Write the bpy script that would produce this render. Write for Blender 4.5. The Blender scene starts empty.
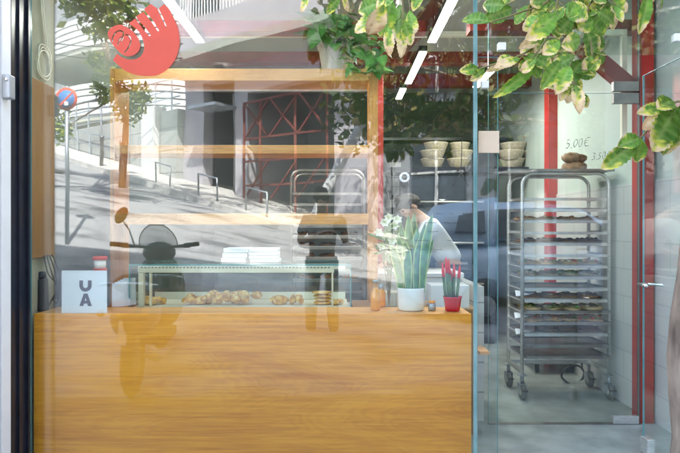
import bpy, bmesh, math, random
from mathutils import Vector, Matrix, noise
random.seed(7)
R = math.radians
sc = bpy.context.scene
col = sc.collection
# ------------------------------------------------------------------ camera, sky, sun, exposure
F = 576.0; D0 = 3.04; EYE = 1.31
cd = bpy.data.cameras.new('camera'); cam = bpy.data.objects.new('camera', cd); col.objects.link(cam)
cd.sensor_width = 36; cd.lens = 36*F/680; cd.clip_start = 0.02; cd.clip_end = 2000
cam.location = (0, -D0, EYE); cam.rotation_euler = (R(90), 0, 0); sc.camera = cam
SUN_EL, SUN_AZ = 50, 14            # sun stands behind the shop, a little to the right
w = bpy.data.worlds.new('World'); sc.world = w; w.use_nodes = True
nt = w.node_tree; bg = nt.nodes['Background']
sky = nt.nodes.new('ShaderNodeTexSky'); sky.sky_type = 'NISHITA'; sky.sun_disc = False
sky.sun_elevation = R(SUN_EL); sky.sun_rotation = R(SUN_AZ)
nt.links.new(sky.outputs[0], bg.inputs[0]); bg.inputs[1].default_value = 0.15
sky.dust_density = 2.5; sky.ozone_density = .3
sl = bpy.data.lights.new('sun', 'SUN'); sl.energy = 3.0; sl.angle = R(0.5); sl.color = (1, .965, .925)
so = bpy.data.objects.new('sun', sl); col.objects.link(so); so.location = (5, 20, 20)
sd = Vector((math.sin(R(SUN_AZ))*math.cos(R(SUN_EL)), math.cos(R(SUN_AZ))*math.cos(R(SUN_EL)), math.sin(R(SUN_EL))))
so.rotation_euler = sd.to_track_quat('Z', 'Y').to_euler()
vs = sc.view_settings; vs.view_transform = 'Standard'; vs.look = 'None'; vs.gamma = 1; vs.exposure = 3.42; vs.use_curve_mapping = False
sc.render.engine = 'CYCLES'
sc.cycles.transparent_max_bounces = 32; sc.cycles.max_bounces = 12; sc.cycles.glossy_bounces = 5
sc.cycles.sample_clamp_indirect = 4

# ------------------------------------------------------------------ coordinates
def W(px, py, d):                       # a place d metres in front of the camera
    return Vector(((px-340)*d/F, d-D0, EYE-(py-226)*d/F))
def XX(px, d): return (px-340)*d/F
def ZZ(py, d): return EYE-(py-226)*d/F
def sstep(a, b, x):
    t = min(1, max(0, (x-a)/(b-a))); return t*t*(3-2*t)
def ground(x, y):                       # the street climbs away from the shop and up to the left
    d = -y+D0
    if d < 4.5: return 0.0
    k = min(1, max(0, (d-5)/6)); xx = max(-30, min(12, x))
    z = k*(-.2*xx)+.114*max(0, min(d, 30)-5)
    return z*sstep(4.5, 6.0, d)

# ------------------------------------------------------------------ materials
MATS = {}
def _n(nt, t, **kw):
    n = nt.nodes.new(t)
    for k, v in kw.items():
        if k in n.inputs: n.inputs[k].default_value = v
        else: setattr(n, k, v)
    return n
def mat(name, c, rough=.6, metal=0, var=.12, scale=6, bump=.0, bscale=60, stretch=(1,1,1), c2=None, dist=0, detail=6, spec=.5, emit=0, sub=0, contrast=(.3,.7)):
    m = bpy.data.materials.new(name); m.use_nodes = True; nt = m.node_tree; b = nt.nodes['Principled BSDF']
    b.inputs['Roughness'].default_value = rough; b.inputs['Metallic'].default_value = metal
    b.inputs['Specular IOR Level'].default_value = spec
    tc = _n(nt, 'ShaderNodeTexCoord'); mp = _n(nt, 'ShaderNodeMapping'); mp.inputs['Scale'].default_value = stretch
    nt.links.new(tc.outputs['Object'], mp.inputs[0])
    no = _n(nt, 'ShaderNodeTexNoise', Scale=scale, Detail=detail, Distortion=dist); nt.links.new(mp.outputs[0], no.inputs[0])
    cr = _n(nt, 'ShaderNodeValToRGB'); nt.links.new(no.outputs[0], cr.inputs[0])
    a = [x*(1-var) for x in c] if c2 is None else c2
    bb = [min(1, x*(1+var)) for x in c] if c2 is None else c
    cr.color_ramp.elements[0].position = contrast[0]; cr.color_ramp.elements[1].position = contrast[1]
    cr.color_ramp.elements[0].color = (*a, 1); cr.color_ramp.elements[1].color = (*bb, 1)
    nt.links.new(cr.outputs[0], b.inputs['Base Color'])
    if bump:
        n2 = _n(nt, 'ShaderNodeTexNoise', Scale=bscale, Detail=4); nt.links.new(mp.outputs[0], n2.inputs[0])
        bu = _n(nt, 'ShaderNodeBump', Strength=bump, Distance=.01); nt.links.new(n2.outputs[0], bu.inputs['Height']); nt.links.new(bu.outputs[0], b.inputs['Normal'])
    if emit:
        b.inputs['Emission Color'].default_value = (*c, 1); b.inputs['Emission Strength'].default_value = emit
    m['bsdf'] = 1
    return m
def wood(name, light, dark, axis='x', s=1.0, rough=.4, fig=1.0):
    m = bpy.data.materials.new(name); m.use_nodes = True; nt = m.node_tree; b = nt.nodes['Principled BSDF']; b.inputs['Roughness'].default_value = rough
    tc = _n(nt, 'ShaderNodeTexCoord'); mp = _n(nt, 'ShaderNodeMapping'); nt.links.new(tc.outputs['Object'], mp.inputs[0])
    st = {'x': (.55, 2.6, 2.6), 'z': (2.6, 2.6, .55), 'y': (2.6, .55, 2.6)}[axis]; mp.inputs['Scale'].default_value = [v*s for v in st]
    n1 = _n(nt, 'ShaderNodeTexNoise', Scale=1.6, Detail=3, Distortion=1.2*fig); nt.links.new(mp.outputs[0], n1.inputs[0])
    # growth-ring figure: fine sine of the warped field
    mu = _n(nt, 'ShaderNodeMath', operation='MULTIPLY'); mu.inputs[1].default_value = 150; nt.links.new(n1.outputs[0], mu.inputs[0])
    si = _n(nt, 'ShaderNodeMath', operation='SINE'); nt.links.new(mu.outputs[0], si.inputs[0])
    n2 = _n(nt, 'ShaderNodeTexNoise', Scale=5, Detail=8, Roughness=.7); mp2 = _n(nt, 'ShaderNodeMapping'); nt.links.new(tc.outputs['Object'], mp2.inputs[0])
    mp2.inputs['Scale'].default_value = [v*s*(1 if v < 1 else 7) for v in st]; nt.links.new(mp2.outputs[0], n2.inputs[0])
    a1 = _n(nt, 'ShaderNodeMath', operation='MULTIPLY_ADD'); nt.links.new(si.outputs[0], a1.inputs[0]); a1.inputs[1].default_value = .038; a1.inputs[2].default_value = 0
    a2 = _n(nt, 'ShaderNodeMath', operation='ADD'); nt.links.new(n2.outputs[0], a2.inputs[0]); nt.links.new(a1.outputs[0], a2.inputs[1])
    a3 = _n(nt, 'ShaderNodeMath', operation='MULTIPLY_ADD'); nt.links.new(n1.outputs[0], a3.inputs[0]); a3.inputs[1].default_value = .8; nt.links.new(a2.outputs[0], a3.inputs[2])
    cr = _n(nt, 'ShaderNodeValToRGB'); nt.links.new(a3.outputs[0], cr.inputs[0])
    cr.color_ramp.elements[0].position = .62; cr.color_ramp.elements[0].color = (*dark, 1)
    cr.color_ramp.elements[1].position = 1.0; cr.color_ramp.elements[1].color = (*light, 1)
    nt.links.new(cr.outputs[0], b.inputs['Base Color'])
    return m
def glassmat(name, r, tint=(.93, .97, .95), rough=0.0, edge=.75):
    m = bpy.data.materials.new(name); m.use_nodes = True; nt = m.node_tree; nt.nodes.remove(nt.nodes['Principled BSDF'])
    out = nt.nodes['Material Output']
    tr = _n(nt, 'ShaderNodeBsdfTransparent'); tr.inputs[0].default_value = (*tint, 1)
    gl = _n(nt, 'ShaderNodeBsdfGlossy'); gl.inputs['Roughness'].default_value = rough; gl.inputs[0].default_value = (1, 1, 1, 1)
    tc = _n(nt, 'ShaderNodeTexCoord'); wv = _n(nt, 'ShaderNodeTexNoise', Scale=1.7, Detail=1); nt.links.new(tc.outputs['Object'], wv.inputs[0])
    bu = _n(nt, 'ShaderNodeBump', Strength=.12, Distance=.01); nt.links.new(wv.outputs[0], bu.inputs['Height']); nt.links.new(bu.outputs[0], gl.inputs['Normal'])
    lw = _n(nt, 'ShaderNodeLayerWeight', Blend=.5)
    p = _n(nt, 'ShaderNodeMath', operation='POWER'); nt.links.new(lw.outputs['Facing'], p.inputs[0]); p.inputs[1].default_value = 4
    ma = _n(nt, 'ShaderNodeMath', operation='MULTIPLY_ADD'); nt.links.new(p.outputs[0], ma.inputs[0]); ma.inputs[1].default_value = edge-r; ma.inputs[2].default_value = r
    mx = _n(nt, 'ShaderNodeMixShader'); nt.links.new(ma.outputs[0], mx.inputs[0]); nt.links.new(tr.outputs[0], mx.inputs[1]); nt.links.new(gl.outputs[0], mx.inputs[2])
    nt.links.new(mx.outputs[0], out.inputs['Surface'])
    return m
def tilemat(name, c, grout, wdt, hgt, axes='yz', rough=.2, mortar=.006, offset=0.5):
    m = bpy.data.materials.new(name); m.use_nodes = True; nt = m.node_tree; b = nt.nodes['Principled BSDF']; b.inputs['Roughness'].default_value = rough
    tc = _n(nt, 'ShaderNodeTexCoord'); sp = _n(nt, 'ShaderNodeSeparateXYZ'); cb = _n(nt, 'ShaderNodeCombineXYZ')
    nt.links.new(tc.outputs['Object'], sp.inputs[0])
    for i, a in enumerate(axes): nt.links.new(sp.outputs['xyz'.index(a)], cb.inputs[i])
    br = _n(nt, 'ShaderNodeTexBrick', Scale=1.0); nt.links.new(cb.outputs[0], br.inputs[0]); br.offset = offset
    br.inputs['Color1'].default_value = (*c, 1); br.inputs['Color2'].default_value = (*[x*.93 for x in c], 1); br.inputs['Mortar'].default_value = (*grout, 1)
    br.inputs['Mortar Size'].default_value = mortar; br.inputs['Brick Width'].default_value = wdt; br.inputs['Row Height'].default_value = hgt; br.inputs['Mortar Smooth'].default_value = .3
    no = _n(nt, 'ShaderNodeTexNoise', Scale=3, Detail=5); nt.links.new(tc.outputs['Object'], no.inputs[0])
    mr = _n(nt, 'ShaderNodeMapRange'); mr.inputs['To Min'].default_value = .82; mr.inputs['To Max'].default_value = 1.08; nt.links.new(no.outputs[0], mr.inputs[0])
    mx = _n(nt, 'ShaderNodeMix', data_type='RGBA', blend_type='MULTIPLY'); mx.inputs[0].default_value = 1
    nt.links.new(br.outputs[0], mx.inputs[6]); nt.links.new(mr.outputs[0], mx.inputs[7]); nt.links.new(mx.outputs[2], b.inputs['Base Color'])
    bu = _n(nt, 'ShaderNodeBump', Strength=.3, Distance=.003); bu.invert = True; nt.links.new(br.outputs['Fac'], bu.inputs['Height']); nt.links.new(bu.outputs[0], b.inputs['Normal'])
    return m
def attrmat(name, rough=.5, trans=0, var=.25, scale=40):
    m = bpy.data.materials.new(name); m.use_nodes = True; nt = m.node_tree; b = nt.nodes['Principled BSDF']; b.inputs['Roughness'].default_value = rough
    at = _n(nt, 'ShaderNodeAttribute'); at.attribute_name = 'tint'
    tc = _n(nt, 'ShaderNodeTexCoord'); no = _n(nt, 'ShaderNodeTexNoise', Scale=scale, Detail=4); nt.links.new(tc.outputs['Object'], no.inputs[0])
    mr = _n(nt, 'ShaderNodeMapRange'); mr.inputs['To Min'].default_value = 1-var; mr.inputs['To Max'].default_value = 1+var; nt.links.new(no.outputs[0], mr.inputs[0])
    mx = _n(nt, 'ShaderNodeMix', data_type='RGBA', blend_type='MULTIPLY'); mx.inputs[0].default_value = 1
    nt.links.new(at.outputs['Color'], mx.inputs[6]); nt.links.new(mr.outputs[0], mx.inputs[7]); nt.links.new(mx.outputs[2], b.inputs['Base Color'])
    if trans:
        tl = _n(nt, 'ShaderNodeBsdfTranslucent'); nt.links.new(mx.outputs[2], tl.inputs[0])
        ms = _n(nt, 'ShaderNodeMixShader'); ms.inputs[0].default_value = trans; nt.links.new(b.outputs[0], ms.inputs[1]); nt.links.new(tl.outputs[0], ms.inputs[2])
        nt.links.new(ms.outputs[0], nt.nodes['Material Output'].inputs['Surface'])
    return m

M = dict(
 glass=glassmat('shop glass', .068), clear=glassmat('thin clear glass', .05, (.97,.99,.98)), doorglass=glassmat('door glass', .065, (.93,.97,.96)),
 edge=mat('green glass edge', (.17,.36,.35), .15, var=.25, scale=8, stretch=(1,1,.6), c2=(.09,.30,.32)),
 fin=mat('pale green glass fin', (.26,.42,.41), .12, var=.3, scale=5, stretch=(1,1,.8), c2=(.08,.20,.20)),
 panel=wood('orange okoume veneer', (.98,.405,.037), (.69,.22,.017), 'x', .8, .4),
 shelf=wood('varnished pine', (.84,.43,.13), (.56,.22,.045), 'x', 1.5, .4, .5),
 post=wood('varnished pine upright', (.70,.33,.10), (.46,.17,.045), 'z', 1.5, .4, .5),
 cabinet=wood('brown oak veneer', (.36,.19,.07), (.22,.105,.033), 'z', 1.2, .5, .4),
 black=mat('black lacquer', (.012,.014,.022), .28, var=.4, scale=14),
 blackrub=mat('black rubber', (.02,.02,.02), .7),
 white=mat('white paint', (.78,.78,.76), .45, var=.05, bump=.05), cream=mat('cream enamel', (.88,.82,.66), .4, var=.05),
 plaster=mat('beige plaster', (.42,.41,.31), .85, var=.08, scale=3, bump=.15),
 stucco=mat('rough beige render', (.45,.38,.30), .95, var=.25, scale=40, bump=.9, bscale=120),
 ceiling=mat('grey painted ceiling', (.55,.55,.50), .9, var=.06, scale=2),
 green=mat('pale green wall paint', (.50,.58,.53), .55, var=.06, scale=2), dkgreen=mat('grey green wall darkened for shade', (.11,.13,.125), .8, var=.15, scale=2),  # dkgreen: the shop's inner shade is put into this wall colour
 red=mat('oxide red paint', (.24,.016,.013), .4, var=.22, scale=5), postred=mat('signal red post paint', (.42,.022,.016), .4, var=.25, scale=5), redbrown=mat('red brown paint', (.19,.05,.04), .55, var=.2, scale=5),
 steel=mat('brushed stainless steel', (.72,.72,.70), .42, .85, var=.15, scale=20, stretch=(1,1,6)), dsteel=mat('dull tray steel', (.33,.32,.30), .42, .9, var=.25, scale=9),
 floor=mat('grey green resin floor', (.31,.345,.32), .25, var=.26, scale=4.2, detail=8, bump=.03),
 pave=mat('dark concrete pavement', (.15,.15,.145), .85, var=.15, scale=3, bump=.2), road=mat('worn dappled-shade asphalt', (.36,.36,.36), .9, c2=(.13,.13,.135), contrast=(.32,.52), scale=.9, stretch=(1,2.2,1), detail=9, bump=.3),  # road: dark blotches put dappled tree shade into the asphalt colour
 walk=tilemat('pale pavement slabs', (.66,.64,.60), (.30,.29,.27), .8, .5, 'xy', .9, .02), kerb=mat('kerb stone', (.55,.53,.5), .9, var=.25, scale=4, bump=.3),
 tile=tilemat('white wall tiles', (.70,.72,.69), (.56,.58,.56), .60, .20, 'yz', .15, .004), tilex=tilemat('white counter tiles', (.7,.7,.67), (.36,.36,.34), .20, .20, 'xz', .2, .006, 0),
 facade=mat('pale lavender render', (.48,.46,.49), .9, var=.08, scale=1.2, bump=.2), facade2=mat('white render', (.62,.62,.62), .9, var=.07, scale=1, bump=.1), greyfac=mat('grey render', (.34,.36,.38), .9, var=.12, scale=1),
 soffit=mat('concrete soffit', (.42,.43,.38), .9, var=.1, scale=2), wallc=tilemat('jointed concrete wall', (.44,.45,.43), (.20,.20,.19), 1.6, .8, 'xz', .9, .02, 0), dark=mat('dark opening', (.05,.055,.06), .8, var=.3), dglass=mat('dark window glass', (.03,.04,.05), .05, var=.2),
 galv=mat('galvanised rail', (.42,.45,.48), .45, .6, var=.1), concrete=mat('cast concrete pot', (.50,.47,.42), .9, var=.15, scale=8, bump=.25),
 carglass=mat('car window glass', (.13,.17,.22), .05, var=.2), tip=mat('red paint on plant tip', (.75,.004,.01), .5, var=.1), coral=mat('coral red vinyl', (.58,.062,.028), .55, var=.05), paper=mat('white card', (.74,.76,.80), .7, var=.03), ink=mat('charcoal ink', (.07,.065,.09), .8, var=.1), pencil=mat('dark marker ink', (.03,.03,.035), .6),  # carglass: base colour lightened to stand in for reflected sky
 bark=mat('mottled plane bark', (.36,.28,.21), .95, var=.0, c2=(.09,.06,.045), scale=16, stretch=(1,1,.35), bump=1.0, bscale=34, detail=9), twig=mat('green brown twig', (.20,.17,.07), .8, var=.3),
 leaf=attrmat('withering leaf', .6, .10, .3, 55), sleaf=attrmat('small leaf', .5, .3, .3, 9), plant=attrmat('houseplant leaf', .4, .12, .25, 40), food=attrmat('baked dough', .6, 0, .45, 45),
 ceramic=mat('white glazed ceramic', (.80,.80,.78), .18, var=.03), redcer=mat('red glazed ceramic', (.55,.012,.03), .18, var=.1), soil=mat('potting soil', (.05,.03,.02), 1, var=.5, scale=80, bump=1),
 juice=mat('orange juice', (.90,.33,.01), .2, var=.15, scale=20), bowl=mat('unbleached wicker', (.52,.46,.34), .9, var=.2, scale=40, bump=.8, bscale=150), bluecar=mat('light blue car paint', (.56,.76,.98), .35, .0, var=.04, spec=.7),
 blue=mat('blue enamel', (.09,.25,.62), .4, var=.05), redsign=mat('red reflective sheet', (.75,.10,.05), .4, var=.08), chrome=mat('chrome', (.8,.8,.8), .08, 1, var=.02), tyre=mat('grey rubber tyre', (.12,.13,.12), .7), lamp=mat('lit tube', (1,.97,.93), .5, emit=1.6, var=0),
 skin=mat('skin', (.52,.30,.21), .5, var=.08), hair=mat('dark hair', (.03,.022,.018), .7, var=.5, scale=60, stretch=(1,1,.2), bump=.6), shirt=mat('white cotton', (.58,.59,.60), .9, var=.05, bump=.2, bscale=20), denim=mat('dark trousers', (.10,.11,.14), .9, var=.2), olive=mat('grey cotton shirt', (.34,.35,.36), .9, var=.15), beige=mat('kraft paper', (.5,.44,.33), .8, var=.08),
 oven=mat('dark oven enamel', (.03,.04,.06), .3, var=.2), redplas=mat('red plastic', (.62,.05,.03), .4, var=.1), tan=mat('cream sticker', (.66,.52,.38), .7, var=.05), orange=mat('amber lens', (.6,.22,.03), .3, var=.2), screen=glassmat('smoked windscreen', .12, (.55,.57,.58)),
)

# ------------------------------------------------------------------ mesh builder
class MB:
    def __init__(s): s.v = []; s.f = []; s.sm = []; s.c = None
    def add(s, vs, fs, smooth=False):
        o = len(s.v); s.v += [tuple(v) for v in vs]; s.f += [tuple(i+o for i in f) for f in fs]; s.sm += [smooth]*len(fs); return o
    def box(s, x0, x1, y0, y1, z0, z1, mtx=None, bev=0):
        if x0 > x1: x0, x1 = x1, x0
        if y0 > y1: y0, y1 = y1, y0
        if z0 > z1: z0, z1 = z1, z0
        if bev:
            b = min(bev, (x1-x0)*.45, (y1-y0)*.45, (z1-z0)*.45); vs = []
            bm = bmesh.new(); bmesh.ops.create_cube(bm, size=1)
            for v in bm.verts: v.co = Vector(((x0+x1)/2+v.co.x*(x1-x0), (y0+y1)/2+v.co.y*(y1-y0), (z0+z1)/2+v.co.z*(z1-z0)))
            bmesh.ops.bevel(bm, geom=bm.edges[:]+bm.verts[:], offset=b, segments=2, affect='EDGES', profile=.5)
            bm.verts.index_update(); vs = [v.co.copy() for v in bm.verts]; fs = [[v.index for v in f.verts] for f in bm.faces]; bm.free()
        else:
            vs = [Vector(p) for p in ((x0,y0,z0),(x1,y0,z0),(x1,y1,z0),(x0,y1,z0),(x0,y0,z1),(x1,y0,z1),(x1,y1,z1),(x0,y1,z1))]
            fs = [(0,3,2,1),(4,5,6,7),(0,1,5,4),(1,2,6,5),(2,3,7,6),(3,0,4,7)]
        if mtx: vs = [mtx @ v for v in vs]
        s.add(vs, fs); return s
    def bar(s, a, b, wd, h, up=(0,0,1)):
        a, b = Vector(a), Vector(b); t = (b-a).normalized(); u = Vector(up)
        if abs(t.dot(u)) > .98: u = Vector((1,0,0))
        sd_ = t.cross(u).normalized(); u = sd_.cross(t)
        vs = [p+sd_*i*wd/2+u*j*h/2 for p in (a, b) for i, j in ((-1,-1),(1,-1),(1,1),(-1,1))]
        s.add(vs, [(0,1,2,3),(7,6,5,4),(0,4,5,1),(1,5,6,2),(2,6,7,3),(3,7,4,0)]); return s
    def tube(s, pts, r, n=8, cap=True):
        pts = [Vector(p) for p in pts]; rs = r if isinstance(r, (list, tuple)) else [r]*len(pts); vs = []
        up = None
        for i, p in enumerate(pts):
            t = (pts[min(i+1, len(pts)-1)]-pts[max(i-1, 0)]).normalized()
            if up is None: up = Vector((0,0,1)) if abs(t.z) < .9 else Vector((1,0,0))
            a = t.cross(up).normalized(); up = a.cross(t).normalized()
            for k in range(n):
                th = 2*math.pi*k/n; vs.append(p+(a*math.cos(th)+up*math.sin(th))*rs[i])
        fs = [(i*n+k, i*n+(k+1) % n, (i+1)*n+(k+1) % n, (i+1)*n+k) for i in range(len(pts)-1) for k in range(n)]
        if cap: fs += [tuple(range(n))[::-1], tuple((len(pts)-1)*n+k for k in range(n))]
        s.add(vs, fs, True); return s
    def lathe(s, c, prof, n=24, axis='z'):
        vs = []
        for (r, h) in prof:
            for k in range(n):
                t = 2*math.pi*k/n; p = (r*math.cos(t), r*math.sin(t), h)
                if axis == 'x': p = (p[2], p[0], p[1])
                if axis == 'y': p = (p[0], p[2], p[1])
                vs.append(Vector(c)+Vector(p))
        fs = [(i*n+k, i*n+(k+1) % n, (i+1)*n+(k+1) % n, (i+1)*n+k) for i in range(len(prof)-1) for k in range(n)]
        fs += [tuple(range(n))[::-1], tuple((len(prof)-1)*n+k for k in range(n))]
        s.add(vs, fs, True); return s
    def blob(s, c, rx, ry, rz, amp=.1, fr=3, seed=0, n=14, m=9, flat=None, mtx=None):
        vs = []
        for i in range(m+1):
            ph = math.pi*i/m
            for k in range(n):
                th = 2*math.pi*k/n; u = Vector((math.sin(ph)*math.cos(th), math.sin(ph)*math.sin(th), math.cos(ph)))
                q = 1+amp*noise.noise(u*fr+Vector((seed*3.1, seed, -seed))); p = Vector((u.x*rx*q, u.y*ry*q, u.z*rz*q))
                if flat is not None and p.z < -flat: p.z = -flat
                if mtx: p = mtx @ p
                vs.append(Vector(c)+p)
        fs = [(i*n+k, (i+1)*n+k, (i+1)*n+(k+1) % n, i*n+(k+1) % n) for i in range(m) for k in range(n)]
        s.add(vs, fs, True); return s
    def prism(s, poly, a, b, plane='xz'):    # outline extruded between a and b on the third axis
        def P(u, v, t): return {'xz': (u, t, v), 'yz': (t, u, v), 'xy': (u, v, t)}[plane]
        n = len(poly); vs = [P(u, v, a) for u, v in poly]+[P(u, v, b) for u, v in poly]
        s.add(vs, [tuple(range(n)), tuple(range(n, 2*n))[::-1]]+[(i, i+n, (i+1) % n+n, (i+1) % n) for i in range(n)]); return s
    def mesh(s, name):
        me = bpy.data.meshes.new(name); me.from_pydata(s.v, [], s.f); me.polygons.foreach_set('use_smooth', s.sm)
        bm = bmesh.new(); bm.from_mesh(me); 
        if s.c is None: bmesh.ops.recalc_face_normals(bm, faces=bm.faces)
        bm.to_mesh(me); bm.free()
        if s.c is not None:
            at = me.color_attributes.new('tint', 'FLOAT_COLOR', 'POINT')
            for i, c in enumerate(s.c): at.data[i].color = (*c, 1)
        return me
    def build(s, name, m, parent=None):
        me = s.mesh(name); me.materials.append(M[m] if isinstance(m, str) else m)
        return link(name, me, parent)
def link(name, me, parent=None):
    o = bpy.data.objects.new(name, me); col.objects.link(o)
    if parent is not None:
        o.parent = parent; r = parent
        while r.parent: r = r.parent
        o.matrix_parent_inverse = Matrix.Translation(parent.get('base', (0,0,0))).inverted() if parent.type == 'EMPTY' else Matrix.Identity(4)
    return o
def thing(name, label, cat, loc, group=None):
    o = bpy.data.objects.new(name, None); col.objects.link(o); o.location = loc; o.empty_display_size = .1
    o['base'] = tuple(loc); return tag(o, label, cat, group)
def tag(o, label, cat, group=None):
    o['label'] = label; o['category'] = cat
    if group: o['group'] = group
    return o
def struct(o): o['kind'] = 'structure'; return o
def dup(root, delta, label, group=None):
    m = {}
    def cp(o, p):
        c = o.copy(); col.objects.link(c)
        if p: c.parent = p
        for ch in o.children: cp(ch, c)
        return c
    c = cp(root, None); c.location = Vector(root.location)+Vector(delta); c['label'] = label
    if group: c['group'] = group
    return c
def children_of(o): return [x for x in bpy.data.objects if x.parent == o]
def pane(mb, x0, x1, y0, y1, z0, z1):  # clear faces of a pane
    mb.box(x0, x1, y0, y1, z0, z1)
def glass_sheet(name, label, cat, x0, x1, y0, y1, z0, z1, m='glass', group=None, root=None):
    """pane + its green edges as one thing; thickness is the short side"""
    r = root or thing(name, label, cat, ((x0+x1)/2, (y0+y1)/2, z0), group)
    MB().box(x0, x1, y0, y1, z0, z1).build('pane', m, r)
    e = MB(); t = .0015
    if abs(y1-y0) < abs(x1-x0):
        e.box(x0-t, x0, y0-.0005, y1+.0005, z0, z1); e.box(x1, x1+t, y0-.0005, y1+.0005, z0, z1); e.box(x0, x1, y0-.0005, y1+.0005, z1, z1+t)
    else:
        e.box(x0-.0005, x1+.0005, y0-t, y0, z0, z1); e.box(x0-.0005, x1+.0005, y1, y1+t, z0, z1); e.box(x0-.0005, x1+.0005, y0, y1, z1, z1+t)
    e.build('polished_edge', 'edge', r)
    return r

# ================================================================== SETTING
# ground sheet with the climbing street
def axis_pts(): 
    a = [-200,-120,-70,-45]+[-34+i*1.0 for i in range(54)]+[30,50,90,200]; return a
xs = axis_pts(); ys = [-300,-150,-80,-50]+[-36+i*.75 for i in range(46)]+[-1.2,-.6,0,6,20,60,150]
ys = sorted(set(ys)); g = MB(); vs = [(x, y, ground(x, y)) for y in ys for x in xs]; n = len(xs)
g.add(vs, [(j*n+i, j*n+i+1, (j+1)*n+i+1, (j+1)*n+i) for j in range(len(ys)-1) for i in range(n-1)], True)
struct(g.build('road', 'road'))
struct(MB().box(-9, 9, -1.9, .0, -.05, .004).build('pavement', 'pave'))
# the far side of the street, in coordinates s (along the kerb) and n (away from the shop)
UX, UD = .79, -.613; NX, ND = .613, .79
def S(s, n_, z=None, h=0):
    x = -9.7+s*UX+n_*NX; d = 20+s*UD+n_*ND; y = -(d-D0)
    return Vector((x, y, (ground(x, y) if z is None else z)+h))
def sbox(mb, s0, s1, n0, n1, z0, z1):
    vs = [S(s, n_, z) for z in (z0, z1) for s, n_ in ((s0,n0),(s1,n0),(s1,n1),(s0,n1))]
    mb.add(vs, [(0,3,2,1),(4,5,6,7),(0,1,5,4),(1,2,6,5),(2,3,7,6),(3,0,4,7)]); return mb
wk = MB(); kb = MB(); N = 40; sv = [-16+i*1.0 for i in range(N)]
nn = [0.18, 1.2, 2.4, 3.4, 9.0]
vs = [S(s, q, None, .14) for s in sv for q in nn]; m_ = len(nn)
wk.add(vs, [(i*m_+j, i*m_+j+1, (i+1)*m_+j+1, (i+1)*m_+j) for i in range(N-1) for j in range(m_-1)], True); struct(wk.build('far_pavement', 'walk'))
vs = []
for s in sv: vs += [S(s, 0, None, -.05), S(s, 0, None, .15), S(s, .18, None, .15), S(s, .18, None, -.05)]
kb.add(vs, [(i*4+j, i*4+j+1, (i+1)*4+j+1, (i+1)*4+j) for i in range(N-1) for j in range(3)]); struct(kb.build('kerb', 'kerb'))

# ------------------------------------------------------------------ shop shell
SW = 2.10; XL = -1.66; BK = 4.6                 # right side wall, left side wall, back wall (y)
struct(MB().box(XL, SW, .03, BK, .0, .008).box(.716, SW, 0.0, .03, 0, .008).build('shop_floor', 'floor'))
sh = thing('shop_building', 'bakery shop building whose glazed front fills the view', 'building', (0, 0, 0))
MB().box(-9, 9, .0, 7, 3.2, 8.3).build('upper_storey', 'stucco', sh)
MB().box(XL, SW, .02, BK, 3.08, 3.195).build('ceiling', 'ceiling', sh)
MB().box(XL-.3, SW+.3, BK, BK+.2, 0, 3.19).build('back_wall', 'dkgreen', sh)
MB().box(SW, SW+.25, .0, BK-.003, 1.62, 3.19).build('painted_wall', 'green', sh)
MB().box(SW-.012, SW+.25, -.02, BK-.003, 0, 1.62).build('tiled_wall', 'tile', sh)
MB().box(XL-.3, XL, .014, .30, 0, 3.19).build('side_wall', 'plaster', sh)
MB().box(XL-.3, XL-.003, .302, BK-.003, 0, 3.19).build('side_wall', 'dkgreen', sh)  # deeper stretch of the wall, coloured dark to imitate interior shade
MB().box(XL+.001, XL+.02, .02, .27, 1.14, 2.107, bev=.003).build('wood_panelling', 'cabinet', sh)
MB().box(-9, -1.655, -.30, -.238, 0, 3.19).build('street_wall', 'stucco', sh); MB().box(SW+.25, 9, -.02, .3, 0, 3.19).build('street_wall', 'stucco', sh)
# dark jamb that stands out from the glass, its white front post and box lock
jm = thing('window_jamb', 'tall black metal jamb left of the shop window with white front edge', 'door frame', (XL, -.1, 0))
MB().box(-1.70, -1.647, -.157, .012, 0, 3.19, bev=.004).box(-1.647, -1.636, -.10, -.088, 0, 3.19).box(-1.647, -1.633, -.02, .012, 0, 3.19).build('jamb', 'black', jm)
MB().box(-1.72, -1.645, -.236, -.159, 0, 3.19, bev=.004).build('front_post', 'white', jm)
pl = MB().box(-1.645, -1.605, -.243, -.19, 1.935, 2.05, bev=.005).build('lock_plate', 'galv', jm)
MB().lathe((-1.622, -.2435, 2.025), [(.010,0),(.010,-.004),(.006,-.006)], 12, 'y').build('screw', 'chrome', pl)

# beams and posts, red paint
def beam(px0, px1, py0, py1, d, dep, m, name, label, cat='beam', group='red ceiling beams'):
    o = MB().box(px0, px1, d-D0, d-D0+dep, ZZ(py1, d), ZZ(py0, d)).build(name, m); return tag(o, label, cat, group)
beam(.9, SW-.005, 19, 30, 3.98, .12, 'red', 'ceiling_beam', 'dark red beam above the glass door, nearest of the red beams')
beam(XL, .66, 20, 31, 4.4, .12, 'red', 'ceiling_beam', 'dark red beam over the left part of the shop window')
beam(XL, SW-.005, 51, 62, 5.2, .12, 'red', 'ceiling_beam', 'dark red beam crossing the whole ceiling in the middle')
beam(XL, SW-.005, 73, 85, 6.3, .14, 'red', 'ceiling_beam', 'dark red beam deepest in the shop, over the bowls')
tag(MB().box(XL, SW-.01, 4.52-D0, 4.56-D0, ZZ(37, 4.55), ZZ(32, 4.55)).build('cable_tray', 'cream'), 'thin cream trunking running under the first red beams', 'trunking')
o = MB().box(1.985, 2.075, .765, .88, 0.008, 3.06, bev=.004).build('red_post', 'postred'); tag(o, 'tall dark red post beside the glass door and tiled wall', 'post')
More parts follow.
